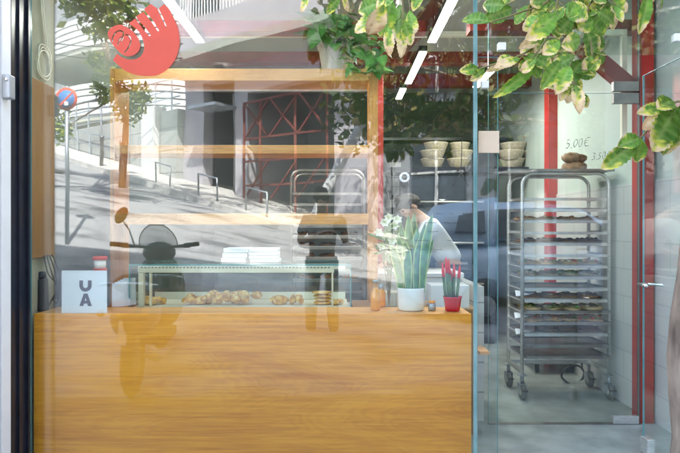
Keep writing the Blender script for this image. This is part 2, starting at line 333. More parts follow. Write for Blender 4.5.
o = MB().box(XX(547, 5.6), XX(559, 5.6), 2.52, 2.64, 0.008, 3.06, bev=.004).build('red_post', 'postred'); tag(o, 'dark red post standing behind the tray rack', 'post')
o = MB().box(XX(371, 5.3), XX(383, 5.3), 2.22, 2.34, .94, 3.06, bev=.004).build('red_post', 'postred'); tag(o, 'red post seen beside the wooden shelf upright', 'post')
o = MB().bar((1.985, .84, ZZ(90, 3.85)), (1.62, .84, ZZ(44, 3.85)), .07, .1).build('knee_brace', 'red'); tag(o, 'sloping red brown timber brace at top of the red door post', 'brace')
tag(MB().box(1.60, 1.625, .9, .93, 2.2, 2.62).box(1.93, 1.965, .9, .93, 1.9, 2.62).box(1.60, 1.965, .9, .93, 2.622, 2.66).build('opening_surround', 'cream'), 'cream frame around the small opening behind the red brace', 'frame')
o = MB().bar(W(395, 52, 4.9), W(452, -8, 4.2), .09, .12).build('roof_strut', 'redbrown'); tag(o, 'slanting red brown strut beside the long ceiling lamp', 'beam')

# LED lamps: tubes running into the depth of the shop
def lampline(x, z, d0, d1, label):
    t = thing('ceiling_lamp', label, 'lamp', (x, (d0+d1)/2-D0, z), 'linear ceiling lamps')
    MB().box(x-.035, x+.035, d0-D0, d1-D0, z+.004, z+.05, bev=.004).build('housing', 'black', t)
    MB().box(x-.031, x+.031, d0-D0+.01, d1-D0-.01, z-.008, z+.003).build('diffuser', 'lamp', t)
    for d in (d0+.15, d1-.15): MB().tube([(x, d-D0, z+.05), (x, d-D0, 3.08)], .002, 5).build('hanger', 'steel', t)
lampline(.715, 2.75, 3.5, 4.5, 'bright linear lamp in the top centre nearest the glass, right of the hanging pot plant')
lampline(.685, 2.75, 4.74, 5.8, 'second linear lamp behind the bright one at top centre')
lampline(.66, 2.75, 6.0, 6.5, 'faint farthest linear lamp in the central row')
lampline(-1.09, 2.75, 3.6, 4.5, 'bright linear lamp right of the red hand emblem')
lampline(-1.12, 2.75, 5.3, 5.9, 'second linear lamp behind the one by the red hand emblem')
lampline(1.40, 2.75, 5.2, 5.95, 'linear lamp seen between the hanging leaves on the right')
for (x, y, L) in ((.715, .96, .9), (.685, 2.2, 1.0), (-1.09, 1.0, .8), (-1.12, 2.5, .6), (1.40, 2.5, .7)):   # the light the tubes throw
    al = bpy.data.lights.new('lamp_light', 'AREA'); al.shape = 'RECTANGLE'; al.size = .06; al.size_y = L; al.energy = 1.5 if x < 1.2 else 2.6; al.color = (1, .96, .9)
    ao = bpy.data.objects.new('lamp_light', al); col.objects.link(ao); ao.location = (x, y, 2.735)

# ------------------------------------------------------------------ front glazing
PT = .845
glass_sheet('window_glass', 'large clear shop window pane over the counter and wooden panel', 'window', -1.632, .706, 0, .010, .01, 3.19)
tag(MB().box(.702, .722, -.016, -.004, .01, 3.19, bev=.002).build('glass_fin', 'fin'), 'thick pale green glass edge running full height at the window end', 'glass edge')
gp = glass_sheet('side_pane', 'narrow fixed glass pane between shop window and door opening', 'window', .722, .838, .02, .030, .01, 2.21, 'doorglass')
tp = glass_sheet('transom_pane', 'wide glass pane above the door opening', 'window', .722, 2.09, .02, .030, 2.222, 3.19, 'doorglass')
def clamp(px, py, d, label):
    p = W(px, py, d); tag(MB().box(p.x-.02, p.x+.02, p.y-.008, p.y+.03, p.z-.02, p.z+.02, bev=.003).build('glass_clamp', 'white'), label, 'clamp', 'square glass clamps')
clamp(502, 46, D0+.02, 'small white square glass clamp hanging among the top right leaves, upper one')
clamp(485, 84, D0+.02, 'small white square glass clamp beside the window edge, lower one')
clamp(678, 37, D0+.02, 'small white square glass clamp at the far right of the transom')
tag(MB().box(XX(480,3.02), XX(501,3.02), .014, .018, ZZ(152,3.04), ZZ(130,3.04)).build('sticker', 'tan'), 'blank cream square sticker on the narrow pane', 'sticker')
# inner glass door, closed
DY = .76
idr = thing('inner_glass_door', 'closed frameless glass door in front of the tray rack', 'door', (1.97, DY, 0))
glass_sheet('', '', '', .98, 1.972, DY, DY+.010, .012, 2.19, 'doorglass', root=idr)
MB().box(1.80, 1.968, DY-.012, DY+.022, .012, .062, bev=.002).build('bottom_clamp', 'steel', idr)
MB().box(1.80, 1.968, DY-.012, DY+.022, 2.12, 2.19, bev=.002).build('top_clamp', 'dsteel', idr)
fl = glass_sheet('fanlight', 'glass fanlight over the closed inner door', 'window', .98, 1.972, DY, DY+.010, 2.2, 3.06, 'doorglass')
MB().box(1.80, 1.968, DY-.012, DY+.022, 2.2, 2.265, bev=.002).build('clamp', 'dsteel', fl)
tag(MB().box(.98, 1.98, DY-.015, DY+.025, .0085, .0115).build('threshold', 'dsteel'), 'thin dark metal threshold under the inner glass door', 'threshold')
tag(MB().box(1.9725, 1.982, DY-.01, DY+.03, .0085, 3.06).build('door_jamb', 'redbrown'), 'narrow brown jamb at the hinge side of the inner door', 'door frame')
# outer leaf standing open toward the street
LX = 1.755
od = thing('open_glass_door', 'glass door leaf standing open at the right edge with small steel handle', 'door', (LX, .29, 0))
glass_sheet('', '', '', LX-.005, LX+.005, -.60, .29, .015, 2.18, 'doorglass', root=od)
MB().box(LX-.022, LX+.022, .21, .285, .015, .105, bev=.004).build('floor_bolt', 'steel', od)
MB().tube([(LX-.008,.255,.98),(LX-.05,.25,.98),(LX-.055,.19,.98),(LX-.05,.16,.98)], .009, 8).tube([(LX+.008,.255,.98),(LX+.05,.25,.98),(LX+.055,.19,.98)], .009, 8).build('handle', 'chrome', od)

# ------------------------------------------------------------------ wooden panel, sill
wp = thing('wood_panel', 'wide orange veneered wooden front panel under the shop window', 'panel', (-.45, .04, 0))
MB().box(-1.632, .700, .030, .050, .01, PT, bev=.0015).build('veneered_board', 'panel', wp)
MB().box(-1.632, .700, .052, .30, PT-.028, PT-.002).build('sill_board', 'shelf', wp)
# ------------------------------------------------------------------ wooden shelf unit
sx0, sx1, sy0, sy1 = XX(110, 3.9), XX(378, 3.9), 3.9-D0, 4.17-D0
su = thing('wooden_shelf_unit', 'open pine shelf unit with three long shelves behind the window', 'shelf', ((sx0+sx1)/2, sy0, 0))
for (a, b) in ((68, 80), (144.5, 153), (213, 224)):
    MB().box(sx0+.031, sx1-.061, sy0+.003, sy1, ZZ(b, 3.9), ZZ(a, 3.9), bev=.002).build('shelf_board', 'shelf', su)
MB().box(sx0, sx0+.03, sy0, sy1, .008, ZZ(68, 3.9)).build('upright', 'post', su)
MB().box(sx1-.06, sx1, sy0, sy0+.05, .008, ZZ(66, 3.9)).build('upright', 'post', su)
MB().box(sx1-.06, sx1-.03, sy1-.04, sy1, .008, ZZ(68, 3.9)).build('upright', 'post', su)
MB().box(sx0+.031, sx1-.061, sy1-.015, sy1-.002, ZZ(82, 3.9), ZZ(78, 3.9)).build('back_rail', 'steel', su)

# ------------------------------------------------------------------ hand emblem (flat vinyl on the glass)
def flat_poly(name, outer_holes, place, thick, m, parent=None):
    cu = bpy.data.curves.new(name, 'CURVE'); cu.dimensions = '2D'; cu.fill_mode = 'BOTH'; cu.extrude = thick/2
    for pts in outer_holes:
        sp = cu.splines.new('POLY'); sp.points.add(len(pts)-1); sp.use_cyclic_u = True
        for i, p in enumerate(pts): sp.points[i].co = (p[0], p[1], 0, 1)
    o = bpy.data.objects.new(name, cu); col.objects.link(o)
    dg = bpy.context.evaluated_depsgraph_get(); me = bpy.data.meshes.new_from_object(o.evaluated_get(dg))
    bpy.data.objects.remove(o); bpy.data.curves.remove(cu)
    for v in me.vertices: v.co = place(v.co)
    me.materials.clear(); me.materials.append(M[m]); me.name = name
    return link(name, me, parent)
def cat_rom(pts, k=6, closed=True):
    out = []; n = len(pts)
    rng = range(n) if closed else range(n-1)
    for i in rng:
        p0, p1, p2, p3 = [Vector(pts[(i+j) % n] if closed else pts[max(0, min(n-1, i+j))]) for j in (-1,0,1,2)]
        for t in [q/k for q in range(k)]:
            out.append(.5*((2*p1)+(p2-p0)*t+(2*p0-5*p1+4*p2-p3)*t*t+(-p0+3*p1-3*p2+p3)*t**3))
    if not closed: out.append(Vector(pts[-1]))
    return out
def band(path, wd):
    path = [Vector(p) for p in path]; L = []; Rr = []
    for i, p in enumerate(path):
        t = (path[min(i+1, len(path)-1)]-path[max(i-1, 0)]).normalized(); q = Vector((-t.y, t.x))*wd/2*(.35 if i in (0, len(path)-1) else 1)
        L.append(p+q); Rr.append(p-q)
    return L+Rr[::-1]
def emb(v): # crop units -> glass
    px = 90+v.x/5.03; py = v.y/5.03; p = W(px, py, D0-.004); return Vector((p.x, -.003+v.z, p.z))
palm_curve = cat_rom([(115,300),(142,325),(180,355),(240,375),(300,380),(350,371),(400,335),(435,280),(450,220),(448,170),(435,120),(415,78),(398,45),(372,18)], 5, False)
fingers = [(345,40),(366,82),(386,133),(381,136),(360,92),(336,38),(305,17),(272,44),(283,62),(318,100),(348,152),(341,158),(308,108),(268,56),(232,80),(242,98),(275,132),(306,174),(299,180),(266,144),(226,90),(196,116)]
inner = cat_rom([(196,116),(240,150),(265,195),(272,240),(255,280),(215,297),(170,290),(135,268)], 5, False)
palm = [tuple(p) for p in palm_curve]+fingers+[tuple(p) for p in inner[1:]]
thumb = cat_rom([(90,160),(110,135),(150,121),(182,134),(212,152),(238,185),(252,222),(243,256),(213,277),(180,279),(152,264),(128,238),(108,213),(94,190)], 4)
spiral = band(cat_rom([(112,208),(118,178),(140,155),(162,156),(170,172),(160,205),(142,228),(137,215),(150,185),(175,172),(200,182),(204,210),(188,240),(170,262)], 5, False), 8)
em = thing('hand_emblem', 'coral red hand shaped shop emblem stuck on the glass, top left', 'emblem', (XX(145,3.04), -.003, ZZ(77,3.04)))
flat_poly('palm', [palm], emb, .0012*1, 'coral', em)
# thumb disc with its spiral cut (non self-overlapping pieces)
flat_poly('curled_thumb', [thumb, band(cat_rom([(112,212),(114,185),(130,160),(150,152),(166,160),(166,182),(156,208)], 5, False), 7), band(cat_rom([(139,228),(146,200),(160,182)], 4, False), 6), band(cat_rom([(176,172),(194,176),(204,196),(200,222),(186,246),(172,262)], 5, False), 7)], emb, .0012, 'coral', em)

# prices written on the glass door
def text(s, loc, size, m, label=None, sx=1, tilt=0, parent=None, name='written_price', off=0):
    cu = bpy.data.curves.new('t', 'FONT'); cu.body = s; cu.size = size; cu.extrude = .0004; cu.align_x = 'CENTER'; cu.shear = .35; cu.offset = off; cu.resolution_u = 4
    o = bpy.data.objects.new('t', cu); col.objects.link(o); dg = bpy.context.evaluated_depsgraph_get(); me = bpy.data.meshes.new_from_object(o.evaluated_get(dg))
    bpy.data.objects.remove(o)
    mt = Matrix.Translation(loc) @ Matrix.Rotation(R(tilt), 4, 'Y') @ Matrix.Rotation(R(90), 4, 'X') @ Matrix.Diagonal((sx, 1, 1, 1))
    for v in me.vertices: v.co = mt @ (v.co+Vector((noise.noise(v.co*40), noise.noise(v.co*40+Vector((5,5,5))), 0))*.006)
    me.materials.clear(); me.materials.append(M[m]); o = link(name, me, parent)
    if label: tag(o, label, 'writing')
    return o
text('5,00€', W(577, 147, 3.795), .085, 'pencil', 'handwritten price 5,00€ in dark marker on the door glass', .8, -6, off=-.0022)
text('3,50€', W(601, 159, 3.795), .07, 'pencil', 'handwritten price 3,50€ lower on the door glass, right one', .8, -6, off=-.0018)
# illegible menu lines handwritten on the window
hwt = thing('handwritten_menu', 'faint illegible handwritten menu lines on the window above the snake plant', 'writing', (.4, -.0015, 1.2)); rr = random.Random(5)
def squig(x0, z0, L, h):
    pts = []; k = int(L/.0035); x = x0; a = rr.uniform(0, 6)
    for i in range(k):
        a += rr.uniform(.9, 1.9); pts.append((x+.003*math.cos(a), -.0015, z0+h*math.sin(a)*rr.uniform(.4, 1))); x += .0035
    hw.tube(pts, .0009, 4)
for r_ in range(12):
    z = ZZ(150+r_*9, D0); x = XX(386, D0)+rr.uniform(0, .03)
    while x < XX(464, D0):
        L = rr.uniform(.03, .09)
        if rr.random() < .8: hw = MB(); squig(x, z, L, .0035); hw.build('written_word', 'pencil', hwt)
        x += L+rr.uniform(.015, .06)
def ring(px, py, label):
    p = W(px, py, D0); t = [(p.x+.021*math.cos(a*math.pi/10), -.002, p.z+.021*math.sin(a*math.pi/10)) for a in range(21)]
    tag(MB().tube(t, .007, 6).build('ring_sticker', 'white'), label, 'sticker')
ring(404.5, 177, 'small white ring stuck on the window above the white flowers')

# ------------------------------------------------------------------ UA card
ua = thing('sign_card', 'white card with dark letters U over A standing behind the glass, lower left', 'sign', (XX(84.5,3.09), .06, PT))
MB().box(XX(62,3.1), XX(107,3.1), .056, .062, PT, ZZ(270,3.1)).build('card', 'paper', ua)
def uap(v): p = W(62+v.x, 270+v.y, 3.088); return Vector((p.x, .0545+v.z, p.z))
# letters drawn in card pixels
def Uu(x, y, w_, h, t):
    o = [(x, y)]; o += [(x+w_/2-w_/2*math.cos(a*math.pi/12), y+h-w_/2+w_/2*math.sin(a*math.pi/12)) for a in range(13)]; o += [(x+w_, y), (x+w_-t, y)]
    r = w_/2-t; o += [(x+w_/2+r*math.cos(a*math.pi/12), y+h-w_/2+r*math.sin(a*math.pi/12)) for a in range(13)]; o += [(x+t, y)]; return o
flat_poly('letter', [Uu(16.8, 10, 12.2, 11.3, 3.6)], uap, .001, 'ink', ua)
flat_poly('letter', [[(16.9,35.6),(21.2,23.2),(24.9,23.2),(29.2,35.6),(25.4,35.6),(24.7,33.2),(21.4,33.2),(20.7,35.6)], [(22.1,30.5),(24.0,30.5),(23.05,27.2)]], uap, .001, 'ink', ua)

# ------------------------------------------------------------------ display case
cx0, cx1 = XX(129, 3.4), XX(351, 3.4); cy0, cy1 = .36, .76; cz1 = ZZ(265, 3.4)
dc = thing('display_case', 'glass pastry display case with cream light bar on the counter', 'display case', ((cx0+cx1)/2, cy0, PT))
MB().box(cx0, cx1, cy0, cy1, .008, PT-.035, bev=.004).build('cabinet_base', 'white', dc)
MB().box(cx0+.02, cx1-.02, cy0+.02, cy1-.01, PT-.034, PT-.012).build('tray_floor', 'cream', dc)
MB().box(cx0, cx1, cy0, cy0+.006, PT-.034, cz1).build('front_glass', 'clear', dc)
MB().box(cx0, cx0+.006, cy0+.007, cy1, PT-.034, cz1).build('side_glass', 'clear', dc)
MB().box(cx1-.006, cx1, cy0+.007, cy1, PT-.034, cz1).build('side_glass', 'clear', dc)
MB().box(cx0, cx1, cy0, cy1, cz1+.001, cz1+.008).build('top_glass', 'clear', dc)
e = MB(); e.box(cx0, cx1, cy0-.002, cy0-.0005, cz1-.002, cz1+.008).box(cx0-.001, cx0+.006, cy0-.002, cy0-.0005, PT-.034, cz1-.002).box(cx1-.006, cx1+.001, cy0-.002, cy0-.0005, PT-.034, cz1-.002)
e.box(cx0, cx1, cy1+.0005, cy1+.003, cz1+.001, cz1+.008); e.build('glass_edge', 'edge', dc)
MB().box(cx0+.04, cx1-.10, cy0+.03, cy0+.06, cz1-.045, cz1-.006, bev=.003).build('light_bar', 'cream', dc)
sl_ = MB()
for i in range(54): x = cx0+.06+i*.021; sl_.box(x, x+.012, cy0+.0285, cy0+.0298, cz1-.018, cz1-.010)
sl_.build('vent_slots', 'dsteel', dc)
MB().box(cx0+.045, cx0+.075, cy0+.03, cy0+.06, PT-.01, cz1-.046).build('corner_post', 'cream', dc); MB().box(cx0+.11, cx0+.118, cy0+.03, cy0+.06, PT-.01, cz1-.046).build('corner_post', 'cream', dc); MB().box(cx1-.115, cx1-.105, cy0+.03, cy0+.05, PT-.01, cz1-.046).build('corner_post', 'cream', dc)
MB().box(cx0+.03, cx1-.03, cy1-.02, cy1-.008, PT-.01, PT+.035).box(cx0+.03, cx1-.03, cy1-.02, cy1-.008, cz1-.05, cz1-.01).build('rear_rail', 'cream', dc)
MB().box(cx0+.03, cx1-.03, cy1-.016, cy1-.012, PT+.036, cz1-.051).build('rear_glass', 'clear', dc)
# pastries
def lerp(a, b, t): return tuple(a[i]+(b[i]-a[i])*t for i in range(3))
GOLD = [(.62,.30,.07), (.80,.44,.09), (.42,.15,.03), (.88,.68,.34)]
def pastry(px, wpx, hpx, label, seed, kind='puff', d=3.52):
    rr = random.Random(seed); m = MB(); x = XX(px, d); wd = wpx*d/F*1.1; h = hpx*d/F*1.25; y = d-D0; z0 = PT-.011
    if kind == 'stack':
        for k in range(4): m.blob((x+rr.uniform(-.006,.006), y, z0+h*(.14+.24*k)), wd/2*rr.uniform(.85,1), .045, h*.13, .15, 3, seed+k)
    elif kind == 'croissant':
        n = 9
        for k in range(n):
            t = k/(n-1)*2-1; m.blob((x+t*wd*.44, y+.025*t*t, z0+h*.42), wd*.10, .030*(1.15-t*t*.75), h*.5*(1.1-t*t*.62), .12, 3, seed+k, 12, 8)
    else:
        for k in range(13):
            m.blob((x+rr.uniform(-.42,.42)*wd, y+rr.uniform(-.03,.03), z0+h*rr.uniform(.25,.62)), wd*rr.uniform(.12,.2), .025, h*rr.uniform(.2,.38), .35, 4, seed+k, 12, 8)
    m.c = []
    for v in m.v:
        q = noise.noise(Vector(v)*45+Vector((seed, 0, 0)))*.9+.5+(v[2]-z0)/h*.25-.1; q = max(0, min(1, q))
        m.c.append(lerp(GOLD[2], GOLD[1], q/.6) if q < .6 else lerp(GOLD[1], GOLD[3], (q-.6)/.4))
    tag(m.build('pastry', 'food'), label, 'pastry', 'pastries in the display case')
pastry(152, 22, 8, 'flat nut topped pastry farthest left in the display case', 1)
pastry(197, 24, 9, 'golden puff pastry left of the two big flaky ones', 2)
pastry(222, 28, 12, 'tall flaky golden pastry left of the biggest one', 3)
pastry(245, 28, 13, 'biggest flaky golden pastry in the middle of the case', 4)
pastry(279, 17, 8, 'pale small croissant in the right half of the case', 5, 'croissant')
pastry(296, 15, 10, 'pale rolled bun beside the small croissant', 6)
pastry(323, 20, 11, 'stack of brown flat biscuits near the right end of the case', 7, 'stack')
pastry(338, 12, 5, 'dark little pastry at the right end of the case', 8)
def boxstack(x0, x1, y0, y1, z, hs, m, name, label, cat):
    t = thing(name, label, cat, ((x0+x1)/2, y0, z)); rr = random.Random(int(x0*100))
    for h in hs:
        j = rr.uniform(-.008, .008); MB().box(x0+j, x1+j, y0, y1, z+.001, z+h-.001, bev=.003).build('box', m, t); z += h
TZ = cz1+.008
boxstack(XX(224,3.6), XX(248.5,3.6), .50, .70, TZ, [.03,.03,.03], 'paper', 'pastry_boxes', 'stack of folded white boxes on top of the display case, left one', 'boxes')
boxstack(XX(250,3.6), XX(278,3.6), .50, .70, TZ, [.022,.022,.022,.022], 'paper', 'pastry_boxes', 'stack of folded white boxes on top of the display case, right one', 'boxes')

# ------------------------------------------------------------------ things at lower left
p = W(100, 264, 3.3)
cn = thing('tape_can', 'small can with red rims and white label behind the sign card', 'can', (p.x, p.y, p.z-.045))
MB().box(p.x-.17, p.x+.005, p.y-.08, p.y+.08, PT-.002, p.z-.046, bev=.004).build('till', 'oven', None)
tag(bpy.data.objects['till'], 'low black box behind the white sign card', 'box')
MB().lathe((p.x, p.y, p.z-.045), [(.036,0),(.038,.002),(.038,.022),(.034,.024)], 20).build('rim', 'redplas', cn); MB().lathe((p.x, p.y, p.z-.045), [(.034,.072),(.041,.073),(.041,.088),(.036,.092)], 20).build('rim', 'redplas', cn)
MB().lathe((p.x, p.y, p.z-.045), [(.033,.0245),(.033,.0715)], 20).build('body', 'ceramic', cn)
q = W(41, 313, 3.2)
bl = thing('black_cylinder', 'tall matt black cylinder flask standing behind the panel, far left', 'flask', (q.x, q.y, PT))
MB().lathe((q.x, q.y, PT), [(.038,0),(.041,.01),(.036,.17),(.033,.175)], 20).build('body', 'blackrub', bl)
MB().lathe((q.x, q.y, PT+.176), [(.030,0),(.028,.035),(.022,.04)], 20).build('cap', 'black', bl)
cb = MB()
for k in range(4):
    pts = cat_rom([(-1.64,.15+.03*k,1.15),(-1.60+.02*k,.12,1.05),(-1.57,.16,.98-.03*k),(-1.62,.2,.9),(-1.64,.2,.86)], 5, False); cb.tube(pts, .004, 6)
tag(cb.build('cable', 'blackrub'), 'tangle of black cables at the left wall below the panelling', 'cable')
# paper bags
t = thing('paper_bags', 'bundle of white paper bags leaning between shelf upright and display case', 'paper bags', (XX(120,3.35), .3, PT))
for k in range(5): MB().bar((XX(119+k*1.6,3.35), .30+.02*k, PT), (XX(117+k*1.5,3.35), .33+.02*k, ZZ(283-k,3.35)), .07, .004).build('bag', 'paper', t)
# coil of white wire on the beige wall
cw = MB(); pts = []
for i in range(60):
    a = i/59*2*math.pi*2.4; pts.append((XL+.012+.002*math.sin(a*3), .17+.07*math.cos(a)+.01*math.sin(2.3*a), 2.24+.085*math.sin(a)-.0006*i))
cw.tube(pts, .0035, 6); cw.tube([(XL+.012,.19,2.3),(XL+.014,.14,2.5),(XL+.012,.12,2.8)], .0035, 6); cw.tube([(XL+.012,.21,2.28),(XL+.014,.16,2.5),(XL+.012,.15,2.8)], .0035, 6)
tag(cw.build('wire_coil', 'cream'), 'loose coil of cream wire hanging on the beige side wall', 'wire')

# ------------------------------------------------------------------ tray racks
def rack(root, x0, x1, y0, y1, ztop, zlow, levels, sp, m='steel', wheels=True):
    r = .0135
    for i, y in enumerate((y0, y1)):
        fr = []
        rad = .09
        fr.append((x0, y, zlow-.13)); fr.append((x0, y, ztop-rad))
        for k in range(1, 7): a = math.pi-k*math.pi/12; fr.append((x0+rad+rad*math.cos(a), y, ztop-rad+rad*math.sin(a)))
        for k in range(0, 6): a = math.pi/2-k*math.pi/12; fr.append((x1-rad+rad*math.cos(a), y, ztop-rad+rad*math.sin(a)))
        fr.append((x1, y, ztop-rad)); fr.append((x1, y, zlow-.13))
        MB().tube(fr, r, 10).build('frame_tube', m, root)
    for k in range(levels):
        z = zlow+k*sp
        MB().box(x0-.012, x0+.03, y0, y1, z-.002, z+.0).box(x0+.012, x0+.0145, y0, y1, z, z+.018).box(x1-.03, x1+.012, y0, y1, z-.002, z).box(x1-.0145, x1-.012, y0, y1, z, z+.018).box(x0+.014, x1-.014, y0-.012, y0-.004, z-.010, z+.012).build('runner', m, root)
    MB().bar((x0,y0,zlow-.11),(x0,y1,zlow-.11),.02,.03).bar((x1,y0,zlow-.11),(x1,y1,zlow-.11),.02,.03).bar((x0,y1,zlow-.11),(x1,y1,zlow-.11),.02,.03).build('base_rail', m, root)
    if wheels:
        for (x, y) in ((x0,y0),(x1,y0),(x0,y1),(x1,y1)):
            c = MB().box(x-.03, x+.03, y-.03, y+.03, zlow-.137, zlow-.131).tube([(x,y,zlow-.137),(x,y,.125)], .014, 10).box(x-.026, x-.021, y-.035, y+.035, .05, .128, bev=.002).box(x+.021, x+.026, y-.035, y+.035, .05, .128, bev=.002).box(x-.026, x+.026, y-.035, y+.03, .122, .128).build('caster', 'galv', root)
            MB().lathe((x-.018, y-.012, .070), [(.03,0),(.056,.001),(.062,.006),(.062,.030),(.056,.035),(.03,.036)], 22, 'x').build('wheel', 'tyre', c)
            MB().lathe((x-.020, y-.012, .070), [(.006,-.008),(.010,-.006),(.030,0),(.030,.040),(.01,.046),(.006,.048)], 16, 'x').build('hub', 'bowl', c)
            MB().box(x-.02, x+.02, y-.09, y-.034, .085, .093, bev=.003).build('brake_pedal', 'blackrub', c)
RX0, RX1, RY0, RY1 = 1.375, 2.03, 1.31, 1.66; ZL, SPC = .322, .0852
rk = thing('bakery_rack', 'stainless steel bakery tray rack on casters behind the glass door', 'tray rack', ((RX0+RX1)/2, (RY0+RY1)/2, .008))
rack(rk, RX0, RX1, RY0, RY1, 1.712, ZL, 15, SPC)
tag(MB().box(RX0-.12, RX1+.03, RY0-.03, RY1+.03, 1.727, 1.733).box(RX0-.12, RX1+.03, RY0-.035, RY0-.03, 1.722, 1.742).build('top_tray', 'dsteel'), 'flat steel tray lying on top of the bakery rack', 'tray')
# trays with bread: (level from bottom, kind)
def flatbread(x, y, z, rx, ry, kind, seed, label, group):
    m = MB(); rr = random.Random(seed); m.c = []
    base = {'green': (.62,.46,.24), 'red': (.62,.38,.16), 'dark': (.26,.13,.05), 'brown': (.55,.28,.09)}[kind]
    m.blob((x, y, z+.016), rx, ry, .022, .3, 4, seed, 14, 7, .014)
    for v in m.v: m.c.append(lerp(base, [c*.55 for c in base], max(0, min(1, .5+noise.noise(Vector(v)*30)))))
    tops = {'green': [(.10,.22,.03),(.22,.34,.06),(.55,.45,.2),(.75,.66,.45)], 'red': [(.55,.06,.02),(.62,.22,.04),(.16,.26,.04),(.7,.55,.3)], 'dark': [(.05,.035,.03),(.12,.08,.05)], 'brown': [(.30,.14,.05),(.55,.34,.14)]}[kind]
    for k in range(14 if kind in ('green', 'red') else 6):
        a = rr.uniform(0, 6.28); q = rr.random()**.5*.85; o = len(m.v)
        m.blob((x+rx*q*math.cos(a), y+ry*q*math.sin(a), z+.034), rx*.2, ry*.17, .009*rr.uniform(.6, 1.5), .5, 3, seed+k, 7, 4); c = rr.choice(tops); m.c += [c]*(len(m.v)-o)
    return tag(m.build('flatbread', 'food'), label, 'bread', group)
kinds = {0: None, 1: None, 2: 'dark', 3: 'red', 4: 'green', 5: 'brown', 6: None, 7: 'green', 8: 'red', 10: 'dark', 12: 'brown', 13: None}
words = {0:'lowest tray', 1:'second lowest tray', 2:'third tray from the bottom', 3:'fourth tray from the bottom', 4:'fifth tray from the bottom', 5:'sixth tray from the bottom', 6:'seventh tray from the bottom', 7:'eighth tray from the bottom', 8:'ninth tray from the bottom', 10:'eleventh level from the bottom', 12:'thirteenth level from the bottom', 13:'second highest level'}
desc = {'dark':'dark seeded bread', 'red':'tomato topped flatbread', 'green':'flatbread with green and pale topping', 'brown':'browned bread'}
side = ['farthest left on', 'second from left on', 'second from right on', 'farthest right on']
for lv, kd in kinds.items():
    z = ZL+lv*SPC+.002; off = -.10 if lv in (0, 1, 3, 4) else 0
    t = MB(); a0, a1, b0, b1 = RX0+.014, RX1-.016, RY0-.004+(off*.6), RY1+off*.3
    t.box(a0, a1, b0, b1, z, z+.003).box(a0, a1, b0-.003, b0, z, z+.02).box(a0, a1, b1, b1+.003, z, z+.02).box(a0-.003, a0, b0, b1, z, z+.02).box(a1, a1+.003, b0, b1, z, z+.02)
    tag(t.build('baking_tray', 'dsteel'), 'steel baking tray in the rack, %s' % words[lv] + (' with bread' if kd else ', empty'), 'tray', 'trays in the bakery rack')
    if kd:
        for j in range(4):
            x = a0+.085+j*.155
            flatbread(x+random.uniform(-.01,.01), b0+.17, z+.004, .088, .13, kd, lv*10+j, '%s, %s the %s' % (desc[kd], side[j], words[lv]), 'breads on the rack trays')
# sheets of baking paper sticking out left
pp = MB()
for (px, py, d) in ((517,290,4.4),(516,312,4.4),(517,328,4.4)):
    a = W(px-2, py, d); b = W(px+20, py+2, d); c = W(px+12, py+4, d-.06); pp.add([a, b, c, W(px-1, py+6, d-.04)], [(0,1,2,3)])
    pp.add([v+Vector((0,0,.002)) for v in (a, b, c, W(px-1, py+6, d-.04))], [(0,1,2,3)])
tag(pp.build('baking_paper', 'paper'), 'white baking paper sheets sticking out at the left of the rack', 'baking paper')
# appliance and cable under/behind rack
ap = thing('steel_box', 'low stainless steel cabinet on the floor behind the bakery rack', 'cabinet', (1.75, 2.1, .008))
MB().box(XX(534,5.1), XX(577,5.1), 5.1-D0, 5.5-D0, .09, ZZ(337,5.1), bev=.006).build('body', 'steel', ap)
MB().box(XX(552,5.1), XX(562,5.1), 5.1-D0-.006, 5.1-D0-.001, ZZ(350,5.1), ZZ(346,5.1)).build('handle', 'chrome', ap)
for x in (1.75, 2.06): MB().box(x, x+.03, 2.1, 2.13, .008, .09).build('leg', 'blackrub', ap)
cpts = cat_rom([W(570,300,4.95), W(573,340,4.95), W(584,372,4.95), W(574,384,4.8), W(562,377,4.8), W(566,368,4.8), W(580,366,4.85), W(590,384,4.75)], 6, False)
tag(MB().tube(cpts, .009, 8).build('cable_loop', 'blackrub'), 'thick black cable looping on the floor under the rack', 'cable')
# second rack, left, behind shelf unit
r2 = thing('bakery_rack', 'pale tray rack seen through the wooden shelf unit, behind the display case', 'tray rack', (0, 2.3, .008))
A0, A1 = XX(291, 5.2), XX(364, 5.2)
rack(r2, A0, A1, 2.16, 2.55, ZZ(170, 5.2), .33, 14, .098, 'dsteel', True)
for i, (lv, kd) in enumerate(((5, 'brown'), (7, 'dark'), (8, 'dark'), (9, 'dark'), (10, 'brown'))):
    z = .33+lv*.098+.003; tag(MB().box(A0+.016, A1-.016, 2.16, 2.5, z, z+.003).box(A0+.016, A1-.016, 2.156, 2.16, z, z+.018).build('baking_tray', 'galv'), 'pale tray in the left rack, number %s from its top' % ['five', 'four', 'three', 'two', 'one'][i], 'tray', 'trays in the left rack')
    for j in range(3): flatbread(A0+.13+j*.2, 2.3, z+.004, .085, .11, kd, 200+i*5+j, '%s, %s of left rack tray %s from top' % (desc[kd], ['left part', 'middle', 'right part'][j], ['five', 'four', 'three', 'two', 'one'][i]), 'breads in the left rack')

